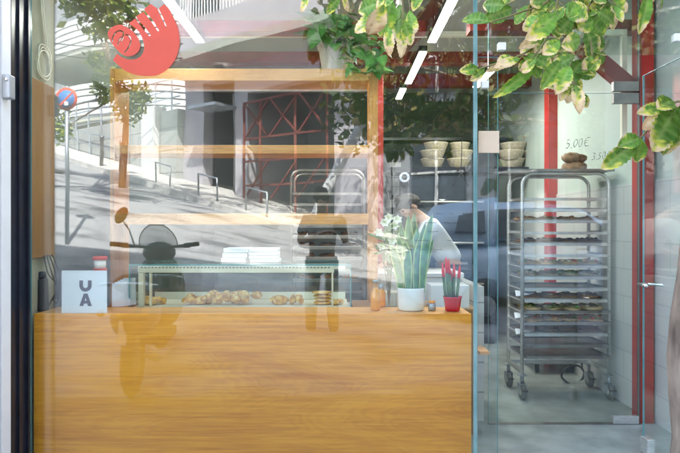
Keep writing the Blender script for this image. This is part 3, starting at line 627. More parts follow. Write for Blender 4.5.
# ------------------------------------------------------------------ counter partition, worktops and back of shop
tag(MB().box(XX(474,3.86), XX(484,3.86), 3.86-D0, 4.9-D0, .008, ZZ(286,3.86)).build('tiled_partition', 'tilex'), 'narrow white tiled partition right of the wooden panel', 'partition')
tag(MB().box(XX(478,3.7), XX(488,3.7), 3.66-D0, 3.84-D0, ZZ(353,3.7), ZZ(349.5,3.7), bev=.004).build('wooden_ledge', 'shelf'), 'little wooden ledge sticking out by the tiled partition', 'ledge')
wt = thing('worktop', 'long white worktop behind the plants with steel top', 'counter', (.5, 1.5, .008))
MB().box(.30, .90, 1.25, 1.75, .008, .93, bev=.004).build('carcass', 'white', wt)
MB().box(.28, .92, 1.23, 1.77, .932, .965, bev=.004).build('top', 'steel', wt)
tag(MB().box(XX(402,3.8), XX(424,3.8), .72, .9, PT-.1, ZZ(268,3.8), bev=.004).build('white_box', 'ceramic'), 'white box behind the white plant pot', 'box')
tag(MB().box(XX(430,3.7), XX(468,3.7), .62, .8, PT-.1, ZZ(284,3.7), bev=.004).build('white_box', 'ceramic'), 'wide white box behind the red plant pot', 'box')
tag(MB().box(XX(384,3.7), XX(403,3.7), .66, .8, PT-.05, ZZ(292,3.7), bev=.004).build('cardboard_box', 'beige'), 'kraft cardboard box between orange bottle and white pot', 'box')
# counter base under the sill so nothing floats
tag(MB().box(-1.62, .70, .31, .352, .008, PT-.06).build('counter_back', 'cabinet'), 'hidden brown back board of the window counter', 'board')
tag(MB().box(XX(353,3.6), .86, .56, 1.0, .008, PT-.052).build('low_counter', 'cabinet'), 'low brown counter behind the plant pots', 'counter')
# oven block and dark shelf with bowls at back right
ov = thing('oven', 'dark enamel oven block at the back behind the rack', 'oven', (1.2, 3.4, .008))
MB().box(.75, 1.72, 3.35, 4.0, .008, ZZ(176, 6.5), bev=.01).build('body', 'oven', ov)
for z in (.35, .8, 1.25):
    dd = MB().box(.80, 1.66, 3.325, 3.347, z, z+.36, bev=.006).build('door', 'dglass', ov); MB().tube([(.88,3.29,z+.33),(1.58,3.29,z+.33)], .012, 8).build('handle', 'steel', dd)
tag(MB().box(.1, SW-.02, 3.3, 3.75, ZZ(172,6.4), ZZ(167,6.4)).build('wall_shelf', 'black'), 'long black shelf at the back carrying the bread baskets', 'shelf')
tag(MB().box(.1, SW-.02, 3.9, 4.2, 2.35, 2.38).build('high_shelf', 'black'), 'higher black shelf near the ceiling at the back', 'shelf')
SZ = ZZ(167, 6.4)
def basket(px, k, d, wpx, label):
    m = MB(); rb_ = random.Random(px*7+k); x = XX(px, d)+rb_.uniform(-.02,.02); wd = wpx*d/F/2*rb_.uniform(.9,1.08); d = d+rb_.uniform(-.03,.03); z = SZ+.001+k*.088
    m.lathe((x, d-D0, z), [(wd*.62,0),(wd*.72,.01),(wd*.9,.07),(wd,.10),(wd*1.03,.112),(wd*.98,.115),(wd*.86,.07),(wd*.6,.02)], 24)
    tag(m.build('bread_basket', 'bowl'), label, 'basket', 'stacked wicker bread baskets')
ord_ = ['lowest', 'second', 'third', 'top']
for (px, n_, w_, nm) in ((512, 3, 26, 'left stack behind the rack top'), (532, 4, 18, 'right stack behind the rack top'), (434, 3, 24, 'stack right of centre above the snake plant'), (460, 3, 22, 'stack close to the green window edge')):
    for k in range(n_): basket(px, k, 6.55, w_*(1-.03*k), '%s wicker basket in the %s' % (ord_[k] if k < n_-1 else 'topmost', nm))
# loaves on the rack's top tray
lo = MB()
for k in range(1):
    lo.blob((XX(576,4.5), 1.5, 1.775), .10, .09, .05, .2, 3, 3, 16, 10)
    lo.blob((XX(572,4.5), 1.48, 1.85), .075, .07, .04, .2, 3, 5, 16, 10); lo.blob((XX(582,4.5), 1.5, 1.845), .05, .07, .035, .2, 3, 8, 16, 10)
lo.c = [lerp((.12,.055,.03), (.42,.25,.13), max(0, min(1, .5+noise.noise(Vector(v)*25)))) for v in lo.v]
tag(lo.build('bread_loaves', 'food'), 'pile of dark round loaves on top of the bakery rack', 'bread')
# glass jars standing on rack-top tray? -> clear jug
# wall bits behind the flowers
def plate(px0, px1, py0, py1, d, m, name, label, cat):
    return tag(MB().box(XX(px0,d), XX(px1,d), d-D0-.02, d-D0, ZZ(py1,d), ZZ(py0,d), bev=.003).build(name, m), label, cat)
pf = thing('picture_frame', 'dark framed picture on the back wall above the white flowers', 'picture', (XX(396,7.55), 4.5, 1.7))
MB().box(XX(390,7.5), XX(402,7.5), 4.56, 4.59, ZZ(197,7.5), ZZ(172,7.5), bev=.005).build('frame', 'black', pf)
MB().box(XX(392,7.5), XX(400,7.5), 4.55, 4.559, ZZ(194,7.5), ZZ(175,7.5)).build('picture', 'greyfac', pf)
plate(390, 401, 162, 171, 7.5, 'paper', 'note', 'white note pinned above the dark framed picture', 'note')
plate(390, 401, 199, 207, 7.5, 'paper', 'note', 'white note pinned below the dark framed picture', 'note')
sk = thing('wall_speaker', 'white box with black round hole on the back wall', 'speaker', (XX(429,7.4), 4.3, 1.6))
MB().box(XX(424,7.4), XX(436,7.4), 4.36, 4.5, ZZ(197,7.4), ZZ(181,7.4), bev=.005).build('box', 'white', sk)
MB().lathe((XX(430,7.4), 4.352, ZZ(188,7.4)), [(.045,0),(.045,.006)], 18, 'y').build('cone', 'blackrub', sk)
o = MB().tube([W(462,140,6.2), W(461,172,6.2)], .005, 6).tube([W(461,172,6.2), W(452,186,6.2)], .004, 6).tube([W(461,172,6.2), W(469,187,6.2)], .004, 6).build('hanging_utensil', 'blackrub'); tag(o, 'dark utensil hanging by a cord in front of the back wall', 'utensil')
# pale partition with hatch deep left, tall fridge
# ------------------------------------------------------------------ plants on the sill
def blade(m, base, az, lean, L, wd, c1, c2, twist=0.3, n=22, tip=None, thick=.003):
    """one upright succulent blade with a coloured margin"""
    b = Vector(base); rows = []
    for i in range(n):
        t = i/(n-1); w_ = wd*(math.sin(min(1, .35+t*.9)*math.pi*.5) if t < .62 else math.cos((t-.62)/.38*math.pi/2)**.8)+.0004
        q = b+Vector((math.cos(az)*lean*t*t*L, math.sin(az)*lean*t*t*L, t*L)); a = twist*(1+t)
        s = Vector((math.cos(a), math.sin(a), 0)); nn_ = Vector((-math.sin(a), math.cos(a), 0))
        rows.append((q, s*w_, nn_, t))
    o = len(m.v); vs = []
    for q, s, nn_, t in rows:
        for k in (-1, -.72, 0, .72, 1): vs.append(q+s*k+nn_*(.25*s.length*(k*k)))
        for k in range(5):
            mg = k in (0, 4); f = .5+.5*math.sin(t*34+k+random.random()*2); cc = c2 if mg else lerp(c1, [c*2.5 for c in c1], f*.6 if k != 2 else f*.3)
            if tip: cc = tip if t > .62 else cc
            m.c.append(tuple(cc))
    m.add(vs, [(i*5+k, i*5+k+1, (i+1)*5+k+1, (i+1)*5+k) for i in range(n-1) for k in range(4)], True)
sp_ = W(411, 313, 3.22)
pt = thing('snake_plant', 'tall yellow edged snake plant in a white round pot on the sill', 'plant', (sp_.x, sp_.y, PT))
pr = .077
MB().lathe((sp_.x, sp_.y, PT), [(pr*.86,0),(pr*.93,.006),(pr*.97,.03),(pr,.115),(pr,.125),(pr*.93,.125),(pr*.92,.105)], 32).build('pot', 'ceramic', pt)
MB().lathe((sp_.x, sp_.y, PT+.10), [(pr*.91,0),(pr*.90,.006)], 24).build('soil', 'soil', pt)
lf = MB(); lf.c = []; rr = random.Random(3)
for (px, top, off) in ((391,243,-.9),(398,232,-.6),(404,238,-.1),(408,214,-.2),(415,211,.1),(420,234,.35),(425,222,.5),(431,213,.9),(412,250,.2),(433,238,.9),(401,222,-.4),(427,244,.6),(395,258,-.9),(417,226,.3)):
    az = 0 if px > 411 else math.pi; L = ZZ(top, 3.2)-PT-.1; bx = sp_.x+(px-411)*.0030; ln = abs((px-411)*.0056-(px-411)*.0030)/L
    blade(lf, (bx, sp_.y+rr.uniform(-.04,.04), PT+.1), az+rr.uniform(-.3,.3), ln*1.1, L, .0265, (.07,.17,.05), (.74,.80,.22), rr.uniform(-.35,.35))
lf.build('leaves', 'plant', pt)
rp = W(452.5, 313, 3.18)
rd = thing('red_tipped_plant', 'small spiky plant with painted red tips in a red pot', 'plant', (rp.x, rp.y, PT))
MB().lathe((rp.x, rp.y, PT), [(.036,0),(.040,.004),(.049,.072),(.052,.074),(.052,.080),(.046,.08),(.044,.066)], 28).build('pot', 'redcer', rd)
MB().lathe((rp.x, rp.y, PT+.062), [(.044,0),(.043,.005)], 20).build('soil', 'soil', rd)
for (px, top, bpx) in ((442,262,446),(445.5,256,449),(448.5,258,451),(455,263,454),(461,265,457),(452,270,452)):
    z1 = ZZ(top, 3.18); b = Vector((rp.x+(bpx-452.5)*.0055, rp.y+rr.uniform(-.02,.02), PT+.06)); t_ = Vector((rp.x+(px-452.5)*.0055, rp.y+rr.uniform(-.03,.03), z1))
    mid = b.lerp(t_, .62); m = MB().tube([b, b.lerp(t_, .3), mid], [.0075,.0085,.0085], 9); m.c = [lerp((.03,.09,.03), (.16,.24,.10), (i // 9) % 2*.8+random.random()*.2) for i in range(len(m.v))]
    st = m.build('stem', 'plant', rd)
    MB().tube([mid, b.lerp(t_, .8), b.lerp(t_, .95), t_], [.009,.0085,.005,.001], 9).build('painted_tip', 'tip', st)
# white flowers in a vase
fv = W(389, 313, 3.42)
fl_ = thing('flower_vase', 'white lilies on long stems in a vase left of the snake plant', 'flowers', (fv.x, fv.y, PT-.05))
MB().lathe((fv.x, fv.y, PT-.05), [(.03,0),(.04,.02),(.035,.10),(.02,.14),(.026,.17)], 20).build('vase', 'clear', fl_)
stm = MB(); fw = MB(); fw.c = []; gl_ = MB(); gl_.c = []
for (px, py) in ((379,232),(384,222),(389,217),(394,225),(386,237),(397,219),(392,240),(381,246)):
    h = W(px, py, 3.42)+Vector((0, rr.uniform(-.05,.05), 0)); stm.tube([(fv.x, fv.y, PT), (fv.x*.6+h.x*.4, fv.y, (PT+h.z)/2), h], [.0035,.003,.002], 6)
    a0 = rr.uniform(0, 6)
    for k in range(6):
        a = a0+k*math.pi/3; dr = Vector((math.cos(a), -.35+rr.uniform(-.3,.3), math.sin(a)*.9)); s = dr.cross(Vector((0,1,0.1))).normalized(); L = .031
        fw.add([h, h+dr*L*.5+s*.013, h+dr*L+Vector((0,-.01,0)), h+dr*L*.5-s*.013], [(0,1,2,3)], True); fw.c += [(.55,.6,.3),(.86,.86,.78),(.88,.88,.82),(.86,.86,.78)]
    for k in range(5):
        q = Vector((fv.x, fv.y, PT)).lerp(h, rr.uniform(.55,.95)); dr = Vector((rr.uniform(-1,1), rr.uniform(-.6,.6), rr.uniform(-.3,.8))).normalized(); s = dr.cross(Vector((0,1,.1))).normalized()
        gl_.add([q, q+dr*.04+s*.01, q+dr*.09, q+dr*.04-s*.01], [(0,1,2,3)], True); c = rr.uniform(.7, 1.5); gl_.c += [(.16*c,.25*c,.07*c)]*4
stm.build('stems', 'twig', fl_); fw.build('blossoms', 'plant', fl_); gl_.build('leaves', 'plant', fl_)
# bottle, small jar
bp = W(375.5, 313, 3.2)
bt = thing('juice_bottle', 'small clear bottle of orange juice on the sill beside the shelf upright', 'bottle', (bp.x, bp.y, PT))
MB().lathe((bp.x, bp.y, PT+.001), [(.022,0),(.026,.005),(.027,.06),(.025,.10),(.014,.118),(.013,.124)], 20).build('juice', 'juice', bt)
MB().lathe((bp.x, bp.y, PT), [(.024,0),(.0285,.005),(.0285,.11),(.016,.128),(.014,.150),(.015,.152)], 20).build('glass', 'clear', bt)
MB().lathe((bp.x, bp.y, PT+.152), [(.010,0),(.016,.002),(.016,.014),(.008,.018)], 16).build('stopper', 'galv', bt)
bq = W(381.5, 313, 3.35)
bt2 = thing('juice_bottle', 'second bottle of orange juice half hidden behind the first', 'bottle', (bq.x, bq.y, PT))
MB().lathe((bq.x, bq.y, PT+.001), [(.02,0),(.024,.005),(.024,.08),(.013,.10)], 18).build('juice', 'juice', bt2); MB().lathe((bq.x, bq.y, PT+.10), [(.013,0),(.013,.03)], 14).build('neck', 'galv', bt2)
jp = W(432, 313, 3.2)
jr = thing('snack_jar', 'tiny glass jar with orange lid between the two plant pots', 'jar', (jp.x, jp.y, PT))
MB().lathe((jp.x, jp.y, PT), [(.018,0),(.021,.004),(.021,.035),(.016,.04)], 18).build('glass', 'galv', jr); MB().lathe((jp.x, jp.y, PT+.0405), [(.018,0),(.018,.014)], 18).build('lid', 'juice', jr)

# hanging-leaf plant in concrete pot on top of the shelf unit
zt = ZZ(68, 3.9); hx, hy = XX(337, 4.02), 4.03-D0
hp = thing('potted_pothos', 'trailing green houseplant in a grey concrete pot on top of the shelf unit', 'plant', (hx, hy, zt))
MB().lathe((hx, hy, zt), [(.10,0),(.104,.006),(.128,.17),(.138,.172),(.140,.215),(.128,.217),(.122,.17)], 4*8).build('pot', 'concrete', hp)
MB().lathe((hx, hy, zt+.165), [(.12,0),(.118,.006)], 20).build('soil', 'soil', hp)
def heartleaf(m, p, dr, L, c, up=Vector((0,0,1)), cup=.2):
    dr = dr.normalized(); s = dr.cross(up)
    if s.length < .1: s = Vector((1,0,0))
    s.normalize(); nrm = s.cross(dr).normalized()
    prof = [(0,0),(-.06,.22),(.12,.40),(.38,.40),(.65,.26),(.88,.09),(1.0,0)]
    mid = [p+dr*L*max(0, a)-nrm*L*.18*max(0, a)**2 for a, b in prof]
    l = [p+dr*L*a+s*L*b+nrm*L*(cup*b-.18*max(0, a)**2) for a, b in prof]; r = [p+dr*L*a-s*L*b+nrm*L*(cup*b-.18*max(0, a)**2) for a, b in prof]
    n = len(prof); m.add(mid+l+r, [(i, i+1, n+i+1, n+i) for i in range(n-1)]+[(i, 2*n+i, 2*n+i+1, i+1) for i in range(n-1)], True)
    m.c += [tuple(x*1.5 for x in c)]*n+[tuple(c)]*(2*n)
vn = MB(); hl = MB(); hl.c = []; rr = random.Random(11)
vines = [[(345,48),(362,40),(372,52),(378,66),(384,74)], [(340,46),(355,50),(352,62),(358,70),(366,74)], [(342,46),(372,42),(384,46),(380,58),(376,70)], [(335,44),(325,34),(316,30)], [(338,44),(336,30),(340,16),(352,14)], [(338,42),(328,26),(318,20)], [(342,44),(350,32),(360,28),(366,36)]]
for v in vines:
    pts = cat_rom([W(a, b, 3.9-.02*i) for i, (a, b) in enumerate(v)], 6, False); vn.tube(pts, .0035, 6)
    for q in pts[2::3]:
        dr = Vector((rr.uniform(-1,1), rr.uniform(-.9,.3), rr.uniform(-.9,.3))); c = rr.uniform(.7, 1.4); heartleaf(hl, q, dr, rr.uniform(.09,.15), (.06*c,.19*c,.04*c), Vector((rr.uniform(-.4,.4),-.6,.8)))
for k in range(22):
    a = rr.uniform(0, 6.28); dr = Vector((math.cos(a), math.sin(a)*.8, rr.uniform(.35,1.1))); q = Vector((hx, hy, zt+.2))+dr*rr.uniform(.03,.16); vn.tube([(hx, hy, zt+.17), q], .003, 5)
    c = rr.uniform(.6, 1.3); heartleaf(hl, q, dr, rr.uniform(.12,.2), (.06*c,.17*c,.045*c))
vn.build('vines', 'twig', hp); hl.build('leaves', 'plant', hp)

# ------------------------------------------------------------------ street tree in front: trunk at right edge, withering leaves overhead
def bigleaf(m, p, dr, L, wd, seed, face=Vector((0,-1,.25)), dry=.35):
    """toothed oval leaf: green heart, yellow rim, tan dry tip"""
    rr = random.Random(seed); dr = dr.normalized(); s = dr.cross(face).normalized(); nrm = s.cross(dr).normalized()
    N_ = 21; bend = rr.uniform(-.1,.5); fold = rr.uniform(.0,.45); curl = rr.uniform(-.3,.4); rows = []; o = len(m.v); vs = []; gb = rr.uniform(.8, 1.5); g0 = (.05*gb, .15*gb, .012*gb); g1 = (.14*gb, .29*gb, .02*gb)
    dryl = max(0, rr.gauss(dry*.72, .15)); cn_ = (-1,-.66,-.33,0,.33,.66,1)
    for i in range(N_):
        t = i/(N_-1); w_ = wd*1.22*(max(0, math.sin(math.pi*min(1, t**1.12)))**.62)
        w_ *= 1+(.10 if i % 2 else -.05); w_ = max(w_, .0005)
        for k in cn_:
            ripple = .05*wd*math.sin(t*19+k*3+seed)
            q = p+dr*(t*L)+s*(k*w_)+nrm*(-bend*L*t*t+fold*abs(k)*w_+ripple+curl*wd*(k*k)*t)
            vs.append(q)
            e = abs(k); nz = noise.noise(Vector((t*4, k*2, seed*1.7)))*.4+noise.noise(Vector((t*11, k*6, seed*2.7)))*.25
            v = t*.98+e*.34+nz-(1.27-dryl*1.0)
            c = lerp(g0, g1, max(0, min(1, .5+nz*2)))
            if k == 0: c = lerp(c, (.34,.45,.13), .5)
            elif i % 3 == 0: c = lerp(c, (.30,.42,.10), .28)
            if v > -.16: c = lerp(c, (.62,.60,.07), min(1, (v+.16)/.12))
            if v > .02: c = lerp((.62,.54,.10), (.74,.56,.32), min(1, (v-.02)/.06))
            if v > .3: c = lerp(c, (.50,.31,.15), min(1, (v-.3)/.3))
            m.c.append(c)
    m.add(vs, [(i*7+k, i*7+k+1, (i+1)*7+k+1, (i+1)*7+k) for i in range(N_-1) for k in range(6)], True)
tr = thing('street_tree', 'street tree with mottled trunk at the right edge and withering leaves overhead', 'tree', (1.37, -1.05, 0))
TD = 2.0
tk = MB(); pts = []; rs = []
for i in range(25):
    z = i*.14; x = 1.285+.035*z*(1 if z < 1.4 else 1.1)+.012*math.sin(z*5); pts.append((x, TD-D0+.01*math.sin(z*4), z)); rs.append(.150-.012*z+.006*math.sin(z*9)+(.05*math.exp(-z*9)))
tk.tube(pts, rs, 22)
for i, v in enumerate(tk.v):
    q = Vector(v); k = noise.noise(q*9)*.012+noise.noise(q*25)*.006; c = Vector(pts[i//22]); tk.v[i] = tuple(q+(q-c).normalized()*k)
tk.build('trunk', 'bark', tr)
br_ = MB(); lv_ = MB(); lv_.c = []
top = Vector(pts[-1])
def W2(px, py, d): return W(px, py, d)
# main limbs above the frame, then twigs drooping into view: (points px,py,d)
limbA = [top, Vector((1.2,-1.1,3.0)), Vector((.8,-.95,2.75)), W2(560,-30,2.2)]
limbB = [top, Vector((1.0,-1.3,3.2)), Vector((.4,-1.1,2.8)), W2(395,-35,2.2)]
for l in (limbA, limbB): c = cat_rom(l, 8, False); br_.tube(c, [.045-.036*i/(len(c)-1) for i in range(len(c))], 8)
twigs = [[(560,-30),(556,10),(545,40),(530,60)], [(560,-30),(575,5),(588,30),(592,55)], [(560,-30),(548,0),(520,12),(490,22)], [(560,-30),(600,-10),(616,5)], [(556,10),(566,40),(570,70),(575,90)], [(395,-35),(392,-5),(386,12)], [(395,-35),(402,0),(404,20)], [(545,40),(520,55),(480,68)], [(560,-30),(640,-30),(646,-5)]]
for t in twigs:
    c = cat_rom([W2(a, b, 2.2-.03*i) for i, (a, b) in enumerate(t)], 5, False); br_.tube(c, [.0055-.003*i/(len(c)-1) for i in range(len(c))], 6)
# (base px,py) -> (tip px,py), width px, dryness
LV = [(490,22,462,12,9,.1),(512,8,478,20,10,.15),(505,5,480,2,9,.1),(530,5,512,26,7,.2),
 (548,12,520,32,9,.45),(556,14,528,40,11,.45),(560,16,545,34,9,.5),(572,16,556,36,10,.35),(566,8,590,20,9,.15),(580,6,598,2,10,.2),(596,10,624,26,8,.15),(586,16,608,36,11,.3),
 (545,40,518,45,7,.9),(560,40,540,56,8,.6),(562,48,527,54,8,.75),(585,28,606,62,12,.2),(580,38,562,46,10,.8),(600,34,590,56,9,.3),(575,55,548,72,9,.6),(560,60,544,88,9,.65),(538,62,500,100,7,.12),(536,58,520,74,6,.7),(570,52,540,62,8,.9),
 (582,60,560,88,10,.35),(570,66,556,94,9,.5),(566,72,578,86,8,.3),(592,56,586,70,7,.5),(575,84,582,112,7,.65),(574,82,566,106,6,.6),(580,92,592,110,5,.6),(520,58,494,64,6,.95),(512,62,480,72,4,.95),(540,26,526,16,7,.5),(604,52,594,66,7,.35),(610,6,625,20,6,.3),(575,2,570,18,8,.3),(550,2,558,20,8,.45),(595,20,578,28,9,.35),(588,70,600,60,6,.4),
 (386,10,350,34,10,.75),(384,4,368,40,11,.85),(392,0,380,38,11,.4),(400,4,396,40,9,.35),(404,20,412,48,7,.7),(400,18,390,42,6,.6),(402,26,402,60,6,.75),(388,26,390,54,6,.8),(380,2,354,12,9,.5),(398,-8,372,6,9,.3),(410,10,414,38,7,.6),
 (340,-6,326,16,5,.8),(342,-6,350,14,4,.95),(308,-4,300,8,4,.5),(648,-8,644,32,7,.1),(660,-10,670,14,6,.15),(650,-10,652,4,7,.2),(420,-6,414,4,6,.3)]
for i, (a, b, c, d, wpx, dry) in enumerate(LV):
    dd = 2.12+.12*math.sin(i*2.3); p0 = W2(a, b, dd); p1 = W2(c, d, dd-.06*math.sin(i*1.7)); v = p1-p0
    bigleaf(lv_, p0, v, v.length*.88, wpx*dd/F*.74, i, Vector((.35*math.sin(i*1.3), -1, .45*math.cos(i*2.1))), dry)
    br_.tube([p0, p0-v.normalized()*.03+Vector((0,.01,.02))], .0015, 5)
rx_ = random.Random(77)
for k in range(60):      # smaller leaves filling the spray
    tw = rx_.choice(twigs[:5]+twigs[7:8]); q = rx_.random(); i0 = min(len(tw)-2, int(q*(len(tw)-1))); f_ = q*(len(tw)-1)-i0
    px = tw[i0][0]*(1-f_)+tw[i0+1][0]*f_; py = tw[i0][1]*(1-f_)+tw[i0+1][1]*f_; p0 = W2(px, py, 2.18)
    dr = Vector((rx_.uniform(-1,1), rx_.uniform(-.6,.3), rx_.uniform(-1,.15))).normalized(); bigleaf(lv_, p0+dr*.015, dr, rx_.uniform(.05,.10), rx_.uniform(.014,.026), 500+k, Vector((rx_.uniform(-.6,.6), -1, rx_.uniform(-.3,.7))), rx_.uniform(.2,.7))
# right-hand cluster hanging lower
RL = [(672,104,640,112,6,.7),(676,108,652,148,12,.15),(676,106,668,150,12,.1),(680,104,690,140,12,.2),(668,112,648,124,7,.9),(640,138,624,142,7,.1),(640,138,606,166,8,.1),(640,138,637,160,7,.2),(672,100,660,106,8,.85)]
cb_ = cat_rom([W2(760,-40,1.9), W2(740,60,1.95), W2(690,98,2.05), W2(672,104,2.1), W2(640,138,2.12)], 6, False); br_.tube([top]+[Vector((1.55,-1.1,3.0))]+cb_, [.03,.02]+[.007-.004*i/(len(cb_)-1) for i in range(len(cb_))], 6)
for i, (a, b, c, d, wpx, dry) in enumerate(RL):
    dd = 2.1; p0 = W2(a, b, dd); p1 = W2(c, d, dd-.04*math.sin(i*1.7)); v = p1-p0
    bigleaf(lv_, p0, v, v.length*1.1, wpx*dd/F*.95, i+90, Vector((.3*math.sin(i*1.3), -1, .3)), dry)
# crown above and between street and glass (its mirror image hangs over the flowers)
rr = random.Random(21)
def Vm(px, py, d): return Vector(((px-340)*d/F, -(d-D0), EYE-(py-226)*d/F))
for cl in range(34):
    c = Vm(rr.uniform(385,478), rr.uniform(92,148), rr.uniform(4.7,5.6)); br_.tube([c, c+Vector((.05,.1,.5)), Vector((.7,-1.3,3.0))], [.002,.004,.01], 5)
    for k in range(6):
        dr = Vector((rr.uniform(-1,1), rr.uniform(-1,1), rr.uniform(-1,.1))); bigleaf(lv_, c+dr*.03, dr, rr.uniform(.11,.17), rr.uniform(.028,.042), 300+cl*7+k, Vector((rr.uniform(-1,1), rr.uniform(-1,1), 1)), .12)
for cl in range(60):
    c = Vector((rr.uniform(-.2, 2.6), rr.uniform(-2.6, -.5), rr.uniform(2.75, 4.2))); br_.tube([c, Vector((1.3,-1.2,3.3))], [.003,.01], 5)
    for k in range(6):
        dr = Vector((rr.uniform(-1,1), rr.uniform(-1,1), rr.uniform(-1,.2))); bigleaf(lv_, c+dr*.04, dr, rr.uniform(.13,.19), rr.uniform(.03,.045), 900+cl*7+k, Vector((rr.uniform(-1,1), rr.uniform(-1,1), 1)), .25)
br_.build('branches', 'twig', tr); lv_.build('crown', 'leaf', tr)

# ================================================================== ACROSS THE STREET (seen as reflection)
ap_ = thing('apartment_building', 'pale lavender apartment building with balcony and recessed entrance across the street', 'building', tuple(S(7, 2.8)))
ZT = 10.5
fa = MB(); F0, F1 = 2.8, 3.2   # facade wall between openings: s 3.2..11.2
zb = .3
for (a, b, c, d) in ((3.2,4.2,zb,ZT),(4.2,5.8,6.2,ZT),(5.8,6.4,zb,ZT),(6.4,9.9,5.6,ZT),(9.9,11.2,zb,ZT)): sbox(fa, a, b, F0, F1, c, d)
fa.build('facade', 'facade', ap_)
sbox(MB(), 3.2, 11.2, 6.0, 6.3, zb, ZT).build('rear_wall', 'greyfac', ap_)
sbox(MB(), 3.2, 3.4, F1+.003, 6, zb, ZT).build('party_wall', 'facade', ap_)
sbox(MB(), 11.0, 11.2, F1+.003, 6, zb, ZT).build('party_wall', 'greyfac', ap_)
sbox(MB(), 5.9, 6.1, F1+.003, 6, zb, 6.5).build('party_wall', 'facade', ap_)
sbox(MB(), 3.4, 11, F1+.003, 6, 6.5, 6.7).build('floor_slab', 'soffit', ap_)
dr_ = sbox(MB(), 4.25, 5.75, 4.2, 4.26, 2.0, 6.1).build('entrance_door', 'dglass', ap_)
e = MB()
for s in (4.25, 4.95, 5.68): sbox(e, s, s+.07, 4.1, 4.19, 2.0, 6.1)
sbox(e, 4.25, 5.75, 4.1, 4.19, 4.6, 4.7); e.build('door_frame', 'white', dr_)
sbox(MB(), 4.5, 5.9, 1.9, 2.79, 5.1, 5.2).build('canopy', 'galv', ap_)
sbox(MB(), 3.2, 13.4, 1.5, 2.79, 6.6, 6.85).build('balcony_slab', 'soffit', ap_)
sbox(MB(), 3.2, 13.4, 1.5, 1.62, 6.853, 7.75).build('balcony_parapet', 'facade', ap_)
rl = MB()
for i in range(60): s = 4.6+i*.14; rl.bar(S(s, 1.56, 7.76), S(s, 1.56, 8.7), .03, .03)
rl.bar(S(4.6,1.56,8.7), S(13.2,1.56,8.7), .06, .05); rl.build('balcony_railing', 'white', ap_)
for s in (3.7, 7.2): sbox(MB(), s, s+1.4, 2.74, 2.79, 7.8, 10.0).build('window', 'dglass', ap_)
# lattice gate
gt = MB()
def gp_(s, z): return S(s, 2.6, z)
for s in (6.45, 7.2, 8.6, 9.8): gt.bar(gp_(s, 1.2), gp_(s, 5.2), .07, .07)
for z in (2.6, 3.3, 4.0, 5.2): gt.bar(gp_(6.45, z), gp_(9.8, z), .06, .06)
for a in (6.45, 7.6, 8.7): gt.bar(gp_(a, 4.0), gp_(a+1.1, 5.2), .05, .05); gt.bar(gp_(a+1.1, 4.0), gp_(a, 5.2), .05, .05); gt.bar(gp_(a, 2.2), gp_(a+1.1, 3.3), .05, .05)
tag(gt.build('lattice_gate', 'redbrown'), 'red brown steel lattice gate in the garage opening across the street', 'gate')
# retaining wall with railing and pillar (left of entrance)
rw = thing('retaining_wall', 'stained concrete retaining wall with steel railing up the street', 'wall', tuple(S(-1, 2.6)))
sbox(MB(), -6, 1.35, 2.5, 2.8, 1, 5.4).build('wall', 'wallc', rw)
sbox(MB(), 2.15, 3.19, 2.5, 2.8, 1, 5.4).build('wall', 'wallc', rw)
sbox(MB(), 1.36, 2.14, 2.25, 2.8, 1, 5.6).build('pillar', 'facade2', rw)
ra = MB()
for i in range(10): s = -5.9+i*.95; ra.bar(S(s,2.65,5.4), S(s,2.65,6.5), .05, .05)
for z in (5.6,5.85,6.1,6.5): ra.bar(S(-5.9,2.65,z), S(3.1,2.65,z), .035, .035)
ra.build('railing', 'galv', rw)
rb = MB()
for i in range(7): s = -5+i*.9; rb.bar(S(s,2.3), S(s,2.3,None,1.0), .05, .05)
rb.bar(S(-5,2.3,None,1), S(.4,2.3,None,1), .05, .05); rb.bar(S(-5,2.3,None,.55), S(.4,2.3,None,.55), .04, .04)
tag(rb.build('street_railing', 'galv'), 'low galvanised railing at foot of the retaining wall', 'railing')
# house with curved slatted balconies
hb = thing('curved_balcony_house', 'white house with curved slatted balconies behind the retaining wall', 'building', tuple(S(-7, 9)))
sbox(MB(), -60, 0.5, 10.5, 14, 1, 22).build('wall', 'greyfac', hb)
for zf in (7.4, 11.2):
    cs = MB(); cen = (-12.5, 10.5)
    def arc(r, z, a): return S(cen[0]+r*1.7*math.cos(a), cen[1]-r*math.sin(a), z)
    for k in range(5):
        z0 = zf+.35*k; pr_ = []
        for i in range(25):
            a = math.pi*i/24; pr_.append([arc(4.2, z0, a), arc(4.2, z0+.26, a), arc(4.05, z0+.26, a), arc(4.05, z0, a)])
        vs = [q for r_ in pr_ for q in r_]; cs.add(vs, [(i*4+j, i*4+(j+1) % 4, (i+1)*4+(j+1) % 4, (i+1)*4+j) for i in range(24) for j in range(4)])
    cs.build('slatted_parapet', 'facade2', hb)
    fs = MB(); top_ = [arc(4.1, zf-.02, math.pi*i/24) for i in range(25)]; bot = [arc(4.1, zf-.3, math.pi*i/24) for i in range(25)]; n_ = 25
    fs.add(top_+bot, [tuple(range(n_)), tuple(range(n_, 2*n_))[::-1]]+[(i, i+1, n_+i+1, n_+i) for i in range(n_-1)]+[(n_-1, 0, n_, 2*n_-1)]); fs.build('balcony_slab', 'soffit', hb)
for s in (-11, -6, -2.5): sbox(MB(), s, s+1.8, 10.42, 10.49, zf, zf+2.4).build('window', 'dglass', hb)
